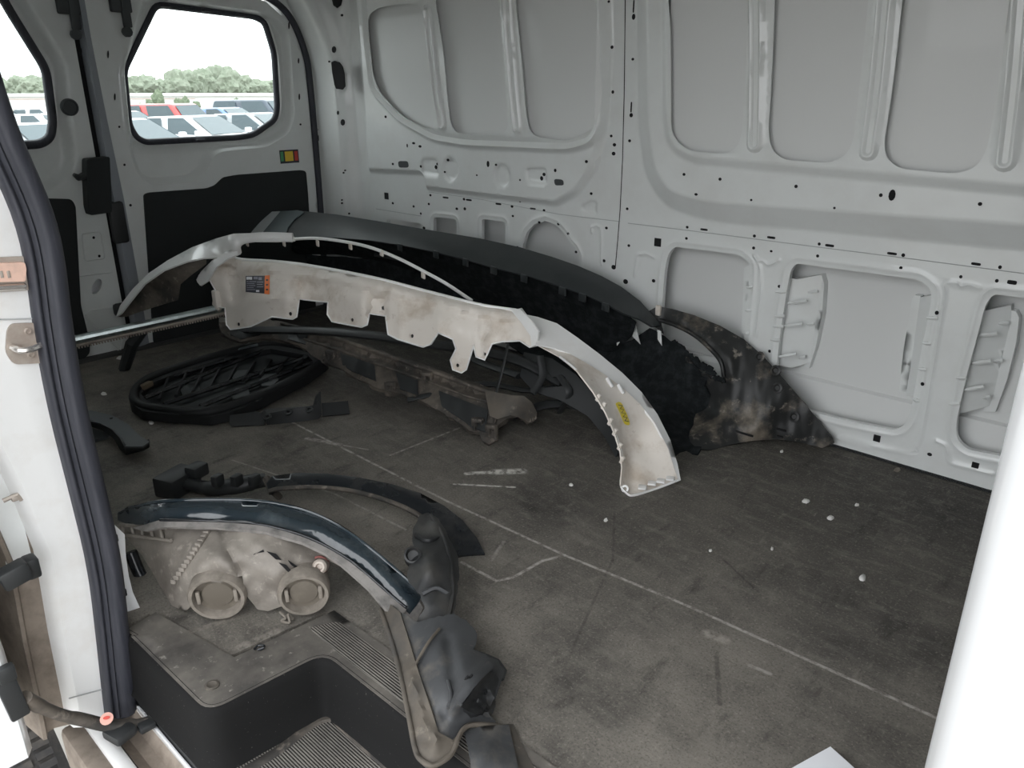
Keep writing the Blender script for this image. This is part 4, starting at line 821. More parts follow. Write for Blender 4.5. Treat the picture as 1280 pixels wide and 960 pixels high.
# sticker on the panel
lf = lambda V: fband(V)-bb_(V)-.0025
sk1 = shell('warning_label', [(307,345),(330,344.5),(336,344.5),(336,367.5),(307,365)], lf, M['labelblack'], bo, step=4, th=.0006)
lf2 = lambda V: lf(V)-.0012
shell('label_band', [(331,344.5),(337,344),(336.5,368),(330.5,367.5)], lf2, M['orange'], sk1, step=4, th=.0005)
for (u0, v0, u1, v1, mt_) in [(308,346,315,349.5,'paper'),(317,346,322,349,'labelgrey'),(323,346.5,327,350,'labelgrey'),(308.5,351.5,320,352.6,'labelgrey'),(308.5,354,318,355,'labelgrey'),(308.5,356.5,319,357.5,'labelgrey'),(308.5,359,317,360,'labelgrey'),(308.5,361.5,319,362.5,'labelgrey'),(321,352,329,353,'labelgrey'),(321,355,328,356,'labelgrey'),(321,358,329,359,'labelgrey'),(320,362.5,324,365,'paper')]:
    shell('label_print', [(u0, v0), (u1, v0), (u1, v1), (u0, v1)], lf2, M[mt_], sk1, step=4, th=.0004)
for v in (349,355,361): shell('label_print', [(332.5,v),(335,v),(335,v+2),(332.5,v+2)], lambda V: lf(V)-.0024, M['labelblack'], sk1, step=4, th=.0004)
# left bracket of the panel
b = MB(); b.box(at(fband, 272, 373, .0), (.03,.03,.06), None, .006); b.tube([at(fband, 270, 366), at(fband, 268, 380), at(fband, 275, 388)], .008, 8); b.build('end_bracket', M['bumperin'], wb)

# ---- black grille frame under the white bumper
fr = empty('grille_frame', (-2.0, 1.5, 0), 'dusty black plastic grille frame lying beneath the white bumper cover', 'grille frame')
rail = [(274,396),(300,402),(330,398),(352,402),(380,410),(420,420),(470,436),(520,452),(570,470),(610,484),(640,494),(662,500),(668,512),(671,522),(662,528),(650,520),(635,522),(622,533),(622,548),(612,556),(602,550),(598,540),(586,538),(575,528),(560,520),(540,508),(520,498),(500,492),(470,484),(440,470),(428,461),(418,458),(404,452),(390,444),(378,434),(350,424),(330,422),(300,428),(282,420),(275,410)]
rctrl = [(275,405,'Z',.16),(300,428,'Z',.10),(352,402,'Z',.17),(350,424,'Z',.12),(420,420,'Z',.16),(404,450,'Z',.09),(470,436,'Z',.15),(470,482,'Z',.075),(520,452,'Z',.14),(520,496,'Z',.065),(570,470,'Z',.13),(560,520,'Z',.045),(610,484,'Z',.12),(610,554,'Z',.004),(662,500,'Z',.10),(668,524,'Z',.045),(640,510,'Z',.085)]
frl = tps(rctrl)
def rbmp(V):
    topv = np.interp(V[:,0], [274,352,420,470,520,570,610,662], [396,402,420,436,452,470,484,500]); k = V[:,1]-topv
    d = .014*sst(k, 0, 5)-.020*sst(k, 8, 11)+.016*sst(k, 13, 17)
    for c in ((402,440),(430,450),(520,480),(560,500),(490,470),(460,462),(375,420),(330,410)): d += .010*np.exp(-(np.abs(V[:,0]-c[0])/4)**2)*sst(k, 14, 20)
    d += .004*np.sin(V[:,0]*.21)+.003*np.sin(V[:,0]*.53+V[:,1]*.3)
    return d
def rag0(poly, amp, step=5):
    L = dens(poly, step); return [(p[0]+random.uniform(-amp, amp), p[1]+random.uniform(-amp, amp)) for p in L]
fo = shell('front_rail', rag0(rail, .9), frl, M['dusty'], fr, step=5, th=.02, bump=rbmp)
MB().tube([at(lambda V: frl(V)-rbmp(V), u, v, .004) for u, v in spline([(352,404),(420,423),(470,440),(520,457),(570,475),(612,490),(660,502)], 40)], .008, 7).build('rail_rib', M['dusty'], fo, 60)
MB().tube([at(lambda V: frl(V)-rbmp(V), u, v, .004) for u, v in spline([(380,424),(430,440),(480,458),(530,475),(580,494),(618,508),(616,540)], 40)], .005, 7).build('rail_rib', M['dusty'], fo, 60)
for (u, v) in [(484,486),(410,447),(530,474),(610,540),(593,532)]:
    c = at(frl, u, v, .012); b = MB()
    b.box(c, (.018,.012,.05), None, .003); b.box(c+Vector((.022,.012,0)), (.010,.012,.055), None, .003); b.box(c+Vector((.010,.006,.02)), (.03,.022,.012), Matrix.Rotation(.5,3,'Z'), .003); b.box(c+Vector((.010,.004,-.018)), (.024,.016,.012), None, .003)
    b.build('mounting_clip', M['dusty'], fo)
for pn in ([(425,441),(468,456),(470,476),(440,464),(428,456)], [(495,466),(522,475),(523,494),(500,486)], [(548,488),(610,512),(607,540),(590,534),(572,521),(552,508)], [(360,408),(384,418),(382,430),(360,424)], [(286,404),(325,402),(325,418),(300,424),(288,418)]):
    shell('rail_panel', pn, lambda V: frl(V)-rbmp(V)-.006, M['plastic'], fo, step=6, th=.004)
MB().lathe(at(frl, 406, 450, .012), (.5,-.7,.2), [(.012,0),(.012,.008),(.006,.008),(.006,-.003)], 14).build('bolt_eye', M['dusty'], fo)
shell('end_horn', [(606,488),(640,494),(655,495),(664,502),(670,514),(671,524),(664,529),(652,522),(638,519),(622,524),(612,520)], [(606,490,'Z',.135),(660,500,'Z',.125),(670,522,'Z',.06),(622,522,'Z',.08),(640,507,'Z',.115)], M['linerdust'], fr, step=5, th=.012)
for k in range(3): MB().tube([at(frl, 655+4*k, 496+3*k, .03), at(frl, 662+4*k, 512+2*k, .03), at(frl, 663+3*k, 528-2*k, .028)], .0035, 6).build('horn_rib', M['dusty'], fr)
# cross members behind the rail
def strut(pts, r, name='cross_member', flat=.5): return MB().tube(spline([q(*p) for p in pts], 20), r, 8, flat=flat).build(name, M['plastic'], fr, 60)
strut([(300,412,'Z',.13),(420,415,'Z',.21),(540,430,'Z',.22),(640,448,'Z',.20),(700,478,'Z',.13)], .028)
strut([(510,500,'Z',.06),(600,480,'Z',.11),(660,488,'Z',.10),(720,482,'Z',.12),(760,505,'Z',.08)], .016)
strut([(640,520,'Z',.02),(690,505,'Z',.05),(740,512,'Z',.04),(765,540,'Z',.02)], .025); strut([(635,430,'Y',1.66),(628,462,'Y',1.64),(620,492,'Y',1.60)], .006); strut([(675,445,'Y',1.75),(678,470,'Y',1.73),(665,492,'Y',1.68)], .012); strut([(700,470,'Y',1.78),(712,492,'Y',1.76),(700,515,'Z',.03)], .014); strut([(560,428,'Y',1.75),(600,452,'Y',1.75),(650,470,'Y',1.74)], .02)
shell('inner_duct', [(655,440),(690,448),(720,468),(745,495),(765,530),(774,560),(770,572),(755,545),(735,520),(700,500),(668,490),(650,470)], [(655,440,'Y',1.78),(690,448,'Y',1.80),(745,495,'Y',1.80),(774,560,'Z',.02),(755,545,'Z',.03),(700,500,'Y',1.74),(650,470,'Y',1.72)], M['plastic'], fr, step=7, th=.006, holes=[[(676,472),(706,470),(710,482),(680,485)]]); 

# ---- dark bumper against the far wall
db = empty('bumper_cover', (-2.0, 2.0, 0), 'charcoal and black bumper cover leaning along the far side wall, muddy wing', 'bumper')
strip = [(268,296),(290,284),(318,272),(345,264),(372,263),(420,268),(470,276),(540,288),(600,298),(650,309),(690,321),(722,332),(752,345),(776,358),(800,376),(818,396),(827,408),(815,408),(800,399),(780,392),(757,380),(735,370),(700,358),(660,345),(622,336),(580,324),(540,314),(500,306),(460,300),(420,297),(370,296),(320,296)]
sctrl = [(268,296,'Y',1.72),(318,272,'Y',1.80),(345,264,'Y',1.87),(372,263,'Y',1.93),(470,276,'Y',2.02),(600,298,'Y',2.08),(722,332,'Y',2.10),(776,358,'Y',2.12),(827,408,'Y',2.13),(815,408,'Y',2.08),(757,380,'Y',2.03),(700,358,'Y',2.0),(622,336,'Y',1.98),(540,314,'Y',1.95),(460,300,'Y',1.92),(370,296,'Y',1.84),(300,296,'Y',1.72)]
fs = tps(sctrl)
so_ = shell('top_skin', strip, fs, M['charcoal'], db, step=7, th=.006, bump=lambda V: .016*np.exp(-(dist_poly(V, [(372,283),(470,288),(600,313),(700,338),(760,362)], False)/16)**2))
# sky reflection on that bumper's left end, painted as two lighter patches
shell('grey_sheen_patch', [(340,265),(372,262.5),(380,265),(368,274),(360,284),(356,297),(325,297)], lambda V: fs(V)-.012-.016*np.exp(-(dist_poly(V, [(372,283),(470,288)], False)/16)**2), mat('teal_grey_painted_sheen', (.12,.145,.15), .35, coat=.3), db, step=6, th=.004)
shell('silver_sheen_patch', [(262,300),(280,289),(318,272),(340,264.5),(350,264),(340,276),(328,290),(322,298)], lambda V: fs(V)-.016-.016*np.exp(-(dist_poly(V, [(372,283),(470,288)], False)/16)**2), mat('silver_painted_sheen', (.45,.48,.48), .35, coat=.4), db, step=6, th=.004)
# underside with clip teeth
und = [(365,298),(420,297),(460,300),(500,306),(540,314),(580,324),(622,336),(660,345),(700,358),(735,370),(757,380),(780,392),(795,404),(790,420),(770,440),(740,440),(715,425),(690,410),(650,392),(600,376),(560,358),(520,340),(470,325),(420,318),(365,318)]
uctrl = [(365,298,'Y',1.86),(460,300,'Y',1.94),(540,314,'Y',1.97),(622,336,'Y',2.0),(700,358,'Y',2.02),(757,380,'Y',2.05),(795,404,'Y',2.09),(790,425,'Y',2.12),(740,440,'Y',2.12),(690,410,'Y',2.12),(600,376,'Y',2.1),(520,340,'Y',2.06),(420,318,'Y',2.0),(365,318,'Y',1.95)]
shell('inner_face', und, uctrl, M['felt'], db, step=9, th=.006)
for (u, v) in [(500,309),(545,318),(582,328),(617,338),(655,348),(703,364),(728,372),(757,384)]:
    c = at(fs, u, v, -.005); MB().box(c, (.035, .008, .028), Matrix.Rotation(-.2, 3, 'Z'), .003).build('clip_tooth', M['charcoal'], db)
# lower bumper body hanging to the floor between strip and white bumper
low = [(380,318),(470,325),(520,340),(560,358),(600,376),(650,392),(690,410),(715,425),(745,440),(790,425),(812,410),(830,420),(850,435),(866,454),(874,462),(884,472),(880,482),(888,495),(884,512),(890,530),(880,552),(872,568),(840,570),(800,560),(760,535),(720,500),(680,460),(620,420),(540,390),(460,365),(390,345)]
lctrl2 = [(380,318,'Y',1.97),(470,325,'Y',2.03),(560,358,'Y',2.09),(650,392,'Y',2.12),(745,440,'Y',2.12),(812,410,'Y',2.14),(868,452,'Y',2.09),(895,490,'Y',2.09),(898,540,'Z',.02),(876,566,'Z',.004),(840,569,'Z',.004),(800,560,'Z',.03),(760,535,'Y',1.93),(720,500,'Y',1.95),(680,460,'Y',2.0),(620,420,'Y',2.04),(540,390,'Y',2.05),(460,365,'Y',2.03),(390,345,'Y',1.98),(840,500,'Y',2.03),(885,530,'Y',2.06)]
flow = tps(lctrl2)
def fluff(V): return .006*np.sin(V[:,0]*.19+V[:,1]*.11)+.005*np.sin(V[:,0]*.07-V[:,1]*.23)+.003*rng.standard_normal(len(V))
shell('felt_arch_liner', low, flow, M['felt'], db, step=7, th=.008, bump=fluff)
for pl_ in ([(560,340),(620,356),(680,372),(705,388)], [(470,318),(540,332),(600,352)]):
    MB().tube(spline([at(flow, u, v, .05) for u, v in pl_], 20), .016, 8, flat=.6).build('inner_stiffener', M['plastic'], db, 60)
# muddy right wing with the torn fog-lamp opening
wing = [(806,392),(822,383),(840,386),(868,394),(900,407),(930,424),(955,446),(980,474),(1005,503),(1025,528),(1040,548),(1042,554),(1028,560),(1000,553),(970,549),(940,551),(915,555),(890,562),(868,560),(850,540),(838,505),(832,470),(838,445),(845,440),(838,425),(822,412)]
opening = [(826,402),(845,408),(868,420),(888,437),(900,452),(905,468),(903,480),(896,471),(888,474),(882,468),(872,466),(866,456),(862,446),(858,441),(854,432),(850,437),(846,432),(838,432),(833,424),(829,420)]
wgc = [(806,392,'Y',2.13),(840,386,'Y',2.165),(900,407,'Y',2.165),(955,446,'Y',2.165),(1005,503,'Y',2.16),(1040,550,'Y',2.165),(1028,559,'Z',.004),(970,548,'Z',.012),(915,554,'Z',.008),(870,559,'Z',.006),(838,505,'Y',2.12),(835,450,'Y',2.15),(920,480,'Y',2.10),(960,510,'Y',2.09),(885,510,'Y',2.085),(870,415,'Y',2.14),(905,460,'Y',2.10),(860,450,'Y',2.09)]
fw = tps(wgc)
def wbump(V):
    d = .012*np.exp(-(dist_poly(V, [(850,400),(885,420),(912,450),(918,480),(905,505)], False)/7)**2)-.014*np.exp(-(dist_poly(V, [(880,390),(930,420),(985,480)], False)/3)**2)
    d += .010*np.exp(-(dist_poly(V, [(870,545),(905,530),(950,535),(1000,545)], False)/9)**2)
    return d+.004*np.sin(V[:,0]*.13+V[:,1]*.09)+.002*np.sin(V[:,0]*.4)
wo = shell('muddy_wing', wing, fw, M['muddy'], db, [opening], 5, .006, wbump)
MB().tube([at(lambda V: fw(V)-wbump(V), u, v, .004) for u, v in spline([(824,400),(845,407),(868,419),(888,436),(901,452),(905,470)], 24)], .007, 7).build('opening_rim', M['muddy'], wo, 60)
b = MB()
for k in range(26):
    u0 = 842+k*2.5; v0 = 430+k*1.9+random.uniform(-2, 3); c = at(fw, u0, v0, .01); b.box(c, (random.uniform(.008,.022), .008, random.uniform(.01,.03)), Matrix.Rotation(random.uniform(-.8,.8), 3, 'Y'), .002)
b.build('torn_edge', M['felt'], wo)
for (u, v) in [(950,408+38),(972,485),(993,521),(970,463)]: MB().lathe(at(fw, u, v, .002), (0,-.9,.3), [(.016,0),(.016,.004),(.010,.006),(.007,.002),(0,.002)], 14).build('boss', M['muddy'], wo)
for (u, v, w_) in [(930,542,24),(975,537,16),(975,546,8)]: MB().box(at(fw, u, v, .010), (w_*.0025, .004, .007), None, .002).build('slot', M['hole'], wo)
MB().box(at(fw, 823, 388, .0), (.02, .012, .035), None, .004).build('white_clip', M['bumperin'], db)
for pts in ([(786,398),(793,402),(800,430),(790,420)], [(770,412),(779,398),(776,425),(771,432)], [(822,412),(826,414),(827,432),(822,424)]): shell('torn_flap', pts, lambda V: flow(V)-.03, M['skin'], db, step=5, th=.003)

# ---- steel load bar
lb = empty('load_bar', (-3.0, 1.1, .15), 'zinc-plated steel load bar with toothed lower edge in front of the rear doors', 'bar')
A_ = q(60, 432, 'X', -2.95); B2 = q(300, 380, 'X', -2.80)
MB().tube([A_, B2], .016, 10).build('tube', M['steel'], lb)
dv = (B2-A_).normalized(); b = MB(); L_ = (B2-A_).length
b.tube([A_+Vector((.004,0,-.021)), B2+Vector((.004,0,-.021))], .006, 6)
for k in range(70): b.box(A_+dv*(L_*(k+.5)/70)+Vector((.006,0,-.028)), (.006, .0045, .009))
b.build('toothed_rack', M['plate'], lb, None)
st_ = MB().tube([flr(155,462,.0), q(165,430,'X',-2.93), q(185,405,'X',-2.93)], [.020,.024,.018], 8).build('support_leg', M['trimblack'], lb)

# ---- mesh grille lying on the floor
gr = empty('radiator_grille', (-2.5, 1.2, 0), 'black honeycomb-barred radiator grille lying flat beside the grille frame', 'grille')
gout = [(161,492),(166,482),(185,468),(230,452),(290,434),(340,424),(400,436),(410,452),(385,470),(330,498),(290,515),(262,521),(215,518),(178,514),(164,504)]
gin = [(176,492),(186,480),(230,463),(290,446),(338,436),(385,444),(392,452),(368,468),(320,490),(282,504),(258,508),(215,506),(186,503)]
gz = [(161,492,'Z',.05),(200,465,'Z',.05),(340,424,'Z',.06),(405,445,'Z',.05),(330,498,'Z',.04),(262,518,'Z',.035),(178,512,'Z',.04),(280,470,'Z',.045)]
fg = tps(gz)
def rimb(V): return .014*np.exp(-(dist_poly(V, [((a[0]+b_[0])/2, (a[1]+b_[1])/2) for a, b_ in zip(dens(gout, 12)[::1], dens(gout, 12)[::1])])/1e3)**2)*0
shell('grille_rim', gout, fg, M['grim'], gr, [gin], 4, .03)
MB().tube([at(fg, u, v, .006) for u, v in spline([((a[0]*.55+b_[0]*.45), (a[1]*.55+b_[1]*.45)) for a, b_ in [((161,492),(176,492)),((185,468),(186,480)),((230,452),(230,463)),((290,434),(290,446)),((340,424),(338,436)),((400,436),(385,444)),((408,452),(392,452)),((385,470),(368,468)),((330,498),(320,490)),((262,521),(258,508)),((215,518),(215,506)),((170,508),(184,503))]], 60, True)], .016, 8, closed=True).build('rim_bead', M['grim'], gr, 60)
fgl = lambda V: fg(V)+.02
for (a, b_) in [((180,498),(330,438)),((205,505),(385,446)),((250,508),(392,452)),((215,470),(300,445))]: MB().tube([at(fgl, *a), at(fgl, *b_)], .008, 6).build('bar', M['gloss'], gr)
for k in range(9):
    u0 = 205+k*21; MB().tube([at(fgl, u0-6, 500-k*5), at(fgl, u0+8, 466-k*2.6)], .006, 6).build('cross_bar', M['grim'], gr)
shell('backing', gin, lambda V: fg(V)+.055, M['trimblack'], gr, step=10, th=.004)
for (u, v) in [(238,487),(300,492),(302,470),(336,475)]: shell('badge_pad', [(u-12,v),(u-5,v-7),(u+10,v-8),(u+12,v),(u+4,v+7),(u-9,v+7)], lambda V: fg(V)+.03, M['charcoal'], gr, step=5, th=.006)
MB().box(at(fg, 183, 482, .012), (.02,.05,.02), Matrix.Rotation(.5,3,'Z'), .004).build('mount_tab', M['bark'], gr)
MB().tube([at(fg, 297, 437, .02), at(fg, 312, 433, .022), at(fg, 322, 431, .02)], .006, 6).build('chrome_glint_clip', M['steel'], gr)

# ---- small bracket in front of the grille
bk = empty('plastic_bracket', flr(360, 528), 'small black plastic mounting bracket lying in front of the radiator grille', 'bracket')
def fb3(u, v, z): return flr(u, v, z)
shell('body', [(330,523),(334,517),(360,512),(396,506),(399,490),(401,489),(402,518),(398,524),(360,530),(334,531)], [(330,523,'Z',.03),(396,506,'Z',.045),(400,520,'Z',.008),(334,530,'Z',.006),(400,489,'Z',.075)], M['plastic'], bk, step=4, th=.03)
shell('end_plate', [(287,519),(320,514),(328,517),(331,528),(330,531),(290,533),(287,530)], [(287,519,'Z',.03),(328,517,'Z',.03),(330,531,'Z',.004),(290,533,'Z',.004)], M['plastic'], bk, step=4, th=.025)
shell('end_plate', [(402,504),(435,501),(437,517),(403,520)], [(402,504,'Z',.035),(435,501,'Z',.035),(437,517,'Z',.004),(403,520,'Z',.006)], M['plastic'], bk, step=4, th=.022)
for (u, v) in [(335,522),(361,516),(387,513)]: MB().lathe(flr(u, v, .046), (.3,-.4,.9), [(.012,0),(.012,.006),(.006,.006),(.006,.0)], 12).build('bush', M['plastic'], bk)

# ---- grey arch trim behind the pillar
at_ = empty('arch_trim', flr(150, 550), 'curved grey wheel arch trim end beside the weatherstrip', 'trim')
shell('top_face', [(60,520),(90,513),(115,513),(140,519),(160,530),(175,545),(187,552),(178,558),(155,558),(150,548),(140,537),(125,529),(105,525),(70,530)], [(60,520,'Z',.06),(115,513,'Z',.055),(160,530,'Z',.05),(187,552,'Z',.04),(155,558,'Z',.04),(125,529,'Z',.05)], M['trimgrey'], at_, step=5, th=.006)
shell('end_face', [(155,558),(178,558),(187,551),(187,559),(180,563),(158,569)], [(155,558,'Z',.04),(187,551,'Z',.04),(187,559,'Z',.012),(158,569,'Z',.004)], M['plastic'], at_, step=4, th=.008)
shell('inner_edge', [(70,530),(105,525),(125,529),(140,537),(150,548),(155,558),(158,569),(150,562),(142,548),(128,538),(110,532),(72,536)], [(70,530,'Z',.05),(125,529,'Z',.05),(155,558,'Z',.04),(158,569,'Z',.004),(128,538,'Z',.028),(72,536,'Z',.03)], M['plastic'], at_, step=4, th=.006)
MB().lathe(flr(139, 523, .055), (0,0,1), [(.005,0),(.005,.001),(0,.001)], 8).build('pin_hole', M['hole'], at_)
tt_ = MB().prism([tuple(flr(u, v, 0).xy) for u, v in [(112,538),(138,545),(136,549),(120,553),(110,556)]], .001, .010).build('grey_scrap', M['trimgrey'], None, 30); tag(tt_, 'flat grey plastic scrap under the curved arch trim', 'scrap')

# ---- headlamp
hl = empty('headlamp', (-1.3, .65, 0), 'dirty detached headlamp with smoked lens edge and two round bulb caps', 'headlamp')
lens = [(147,650),(147,641),(160,633),(190,627),(240,624),(300,624),(345,628),(390,640),(430,660),(470,690),(505,720),(528,742),(524,752),(512,768),(495,752),(465,727),(430,700),(400,683),(370,670),(330,660),(270,656),(200,655),(160,656)]
lensc = [(147,645,'Z',.13),(190,627,'Z',.185),(300,624,'Z',.185),(390,640,'Z',.165),(470,690,'Z',.12),(528,745,'Z',.05),(512,767,'Z',.045),(430,700,'Z',.115),(330,660,'Z',.165),(200,655,'Z',.16)]
fL = tps(lensc)
shell('lens', lens, fL, M['lens'], hl, step=6, th=.02, bump=lambda V: .014*np.exp(-(dist_poly(V, [(160,642),(240,636),(330,641),(400,660),(460,700),(515,752)], False)/9)**2))
MB().tube([at(fL, u, v, .004) for u, v in spline([(150,641),(190,628),(240,625),(300,625),(345,629),(390,641),(430,661),(470,691),(505,721),(527,743)], 50)], .0035, 6).build('lens_rim', M['lens'], hl, 60)
MB().tube([at(fL, u, v, .014) for u, v in spline([(200,650),(270,651),(330,656),(390,674),(440,702),(480,736),(508,760)], 40)], .003, 6).build('lens_step', M['gloss'], hl, 60)
hs = [(150,655),(200,652),(270,655),(330,659),(370,669),(400,682),(430,700),(440,716),(425,708),(410,700),(400,705),(392,720),(375,728),(360,745),(352,758),(335,764),(322,762),(306,742),(303,720),(290,722),(262,735),(245,750),(232,765),(215,757),(203,738),(190,715),(178,695),(160,675)]
hsc = [(150,655,'Z',.125),(270,655,'Z',.155),(370,669,'Z',.145),(430,700,'Z',.105),(400,705,'Z',.095),(360,745,'Z',.05),(335,763,'Z',.012),(303,720,'Z',.10),(250,745,'Z',.055),(232,764,'Z',.012),(203,738,'Z',.02),(160,675,'Z',.09),(280,690,'Z',.145),(340,690,'Z',.14),(200,690,'Z',.10),(240,705,'Z',.115)]
fH = tps(hsc)
def hbmp(V):
    d = .012*np.exp(-(dist_poly(V, [(278,662),(285,690),(300,712)], False)/5)**2)*-1
    d += .012*np.exp(-(dist_poly(V, [(235,720),(262,700),(285,705)], False)/14)**2)+.012*np.exp(-(dist_poly(V, [(345,715),(365,700),(385,700)], False)/14)**2)
    return d+.003*np.sin(V[:,0]*.17)*np.sin(V[:,1]*.21)
ho = shell('housing', hs, fH, M['housing'], hl, step=5, th=.012, bump=hbmp)
shell('lens_flange', [(165,660),(200,650),(270,652),(330,657),(380,670),(425,693),(470,728),(508,762),(500,776),(488,768),(460,736),(425,705),(405,691),(378,678),(330,664.5),(270,659),(205,659),(180,664)], lambda V: fL(V)-.012, M['dirtwhite'], hl, step=5, th=.008)
shell('lens_tail', [(495,752),(512,768),(524,752),(529,760),(520,778),(506,776),(494,764)], lambda V: fL(V)-.004, M['dirtwhite'], hl, step=4, th=.012)
fHb = lambda V: fH(V)-hbmp(V)
for (u, v, zc, ax, r) in [(273,740,.062,(.74,-.60,-.12),.054),(380,737,.060,(.78,-.56,-.08),.049)]:
    c = q(u, v, 'Z', zc); ax = Vector(ax).normalized(); c = c-ax*.012
    rg = MB().lathe(c-ax*.05, ax, [(r*.95,0),(r*.97,.05),(r*1.04,.052),(r*1.05,.075),(r*.98,.082),(r*.86,.082),(r*.82,.074),(r*.80,.066)], 36).build('bulb_cap_rim', M['capdust'], hl, 40)
    cf = MB().lathe(c-ax*.05, ax, [(r*.81,.066),(r*.6,.066),(r*.55,.070),(r*.3,.072),(0,.072)], 30).build('bulb_cap_face', M['capin'], rg, 40)
    side = ax.cross(Vector((0,0,1))).normalized(); upv = side.cross(ax)
    for sg in (-1, 1): MB().box(c-ax*.05+ax*.074+side*(sg*r*.66), (.008,.008,.03), ax.to_track_quat('Y', 'Z').to_matrix(), .002).build('cap_tab', M['capdust'], rg)
# sawtooth glue edge, cracked dark gashes, side fins, bulb holder, loose wire
b = MB()
for k in range(14):
    t = k/13; u, v = 262-t*44, 660+t*66; b.box(at(fHb, u, v, .006), (.012, .012, .010), Matrix.Rotation(.6, 3, 'Z'), .002)
b.build('toothed_edge', M['housing'], ho)
for pts in ([(333,689),(345,692),(352,700),(345,699)], [(348,703),(358,706),(368,718),(362,717)], [(330,690),(318,692),(316,694),(329,687)], [(360,700),(372,708),(374,714),(364,706)]): shell('crack', pts, lambda V: fHb(V)-.003, M['hole'], ho, step=5, th=.001)
for k in range(5):
    u = 152+k*12; MB().tube([at(fH, u, 657+k*.8, .012), at(fH, u+3, 669+k*1.2, .012)], .004, 6).build('side_fin', M['housing'], hl)
MB().tube([at(fH, 150, 656, .013), at(fH, 208, 660, .013)], .004, 6).build('side_fin', M['housing'], hl); MB().tube([at(fH, 152, 668, .013), at(fH, 214, 676, .013)], .004, 6).build('side_fin', M['housing'], hl)
bh = MB().lathe(q(400, 708, 'Z', .10), (.6,-.6,.4), [(.015,-.02),(.015,.006),(.011,.01),(.007,.01),(.005,.004),(0,.004)], 18).build('bulb_holder', M['plate'], hl, 40)
MB().lathe(q(398, 707, 'Z', .098), (.6,-.6,.4), [(.019,-.02),(.019,-.006),(.015,-.004)], 16).build('holder_ring', mat('dull_red_plastic', (.22,.07,.06), .6), bh)
MB().tube(spline([q(350,765,'Z',.012), q(357,772,'Z',.01), q(352,776,'Z',.004), q(362,778,'Z',.006), q(360,768,'Z',.016), q(366,774,'Z',.004)], 30), .0028, 6).build('loose_wire', M['capdust'], hl)
# ---- black elastic bungee hook beside the headlamp
bg_ = MB().tube(spline([q(163,690,'X',-1.62), q(176,720,'X',-1.60), q(193,742,'X',-1.58), q(192,757,'X',-1.58), q(180,760,'X',-1.58), q(170,748,'X',-1.60), q(167,728,'X',-1.60)], 36), .014, 8).build('rubber_hose', M['gloss'], None, 60); tag(bg_, 'looped black rubber hose between the jamb flap and the headlamp', 'hose')
# ---- curl of wire on the step
cw = MB().tube(spline([flr(318,812,.008), flr(322,807,.010), flr(330,807,.010), flr(328,811,.008), flr(322,812,.008), flr(330,809,.012)], 20), .0022, 6).build('wire_curl', M['gloss'], None); tag(cw, 'tiny black wire curl on the floor beside the step', 'wire')

# ---- fender flare and its torn liner
fe = empty('fender_flare', (-1.5, 1.0, 0), 'glossy black curved fender flare strip with pointed end', 'fender trim')
flare = [(333,604),(340,595),(370,591),(410,592),(450,597),(490,605),(525,616),(555,632),(578,650),(596,672),(606,692),(580,694),(572,696),(563,680),(548,662),(530,648),(505,634),(470,621),(430,612),(390,609),(350,611),(336,616)]
fec = [(335,610,'Z',.07),(370,591,'Z',.085),(450,597,'Z',.09),(525,616,'Z',.075),(578,650,'Z',.045),(606,692,'Z',.006),(572,695,'Z',.006),(548,662,'Z',.045),(505,634,'Z',.07),(430,612,'Z',.075)]
ff_ = tps(fec)
shell('outer_strip', flare, ff_, M['gloss'], fe, step=6, th=.008, bump=lambda V: .008*np.exp(-(dist_poly(V, [(340,603),(410,599),(470,606),(530,625),(575,662)], False)/6)**2))
MB().tube([at(ff_, u, v, .002) for u, v in spline([(336,614),(350,611),(390,609),(430,612),(470,621),(505,634),(530,648),(548,662),(560,678)], 30)], .006, 7).build('inner_bead', M['dusty'], fe, 60)
md = empty('connector_module', flr(270, 612), 'black plastic clip assembly on the floor joined behind the headlamp', 'bracket')
c = flr(222, 602, .03); MB().box(c, (.07, .10, .055), Matrix.Rotation(.35, 3, 'Z'), .006).build('block', M['plastic'], md)
c = flr(246, 588, .055); MB().box(c, (.04, .05, .035), Matrix.Rotation(.35, 3, 'Z'), .006).build('block', M['plastic'], md)
MB().tube(spline([flr(235,604,.03), flr(262,610,.03), flr(290,608,.045), flr(315,603,.05), flr(332,600,.05)], 24), [.022]*6+[.028]*6+[.03]*6+[.026]*6, 9, flat=.7).build('ribbed_arm', M['plastic'], md, 60)
for u in (272, 296, 318): MB().box(flr(u, 600, .075), (.02, .03, .03), Matrix.Rotation(.3, 3, 'Z'), .005).build('clip', M['plastic'], md)
MB().tube([flr(333,598,.075), flr(340,612,.06), flr(350,622,.03)], [.010,.012,.008], 7).build('hook', M['dusty'], md)

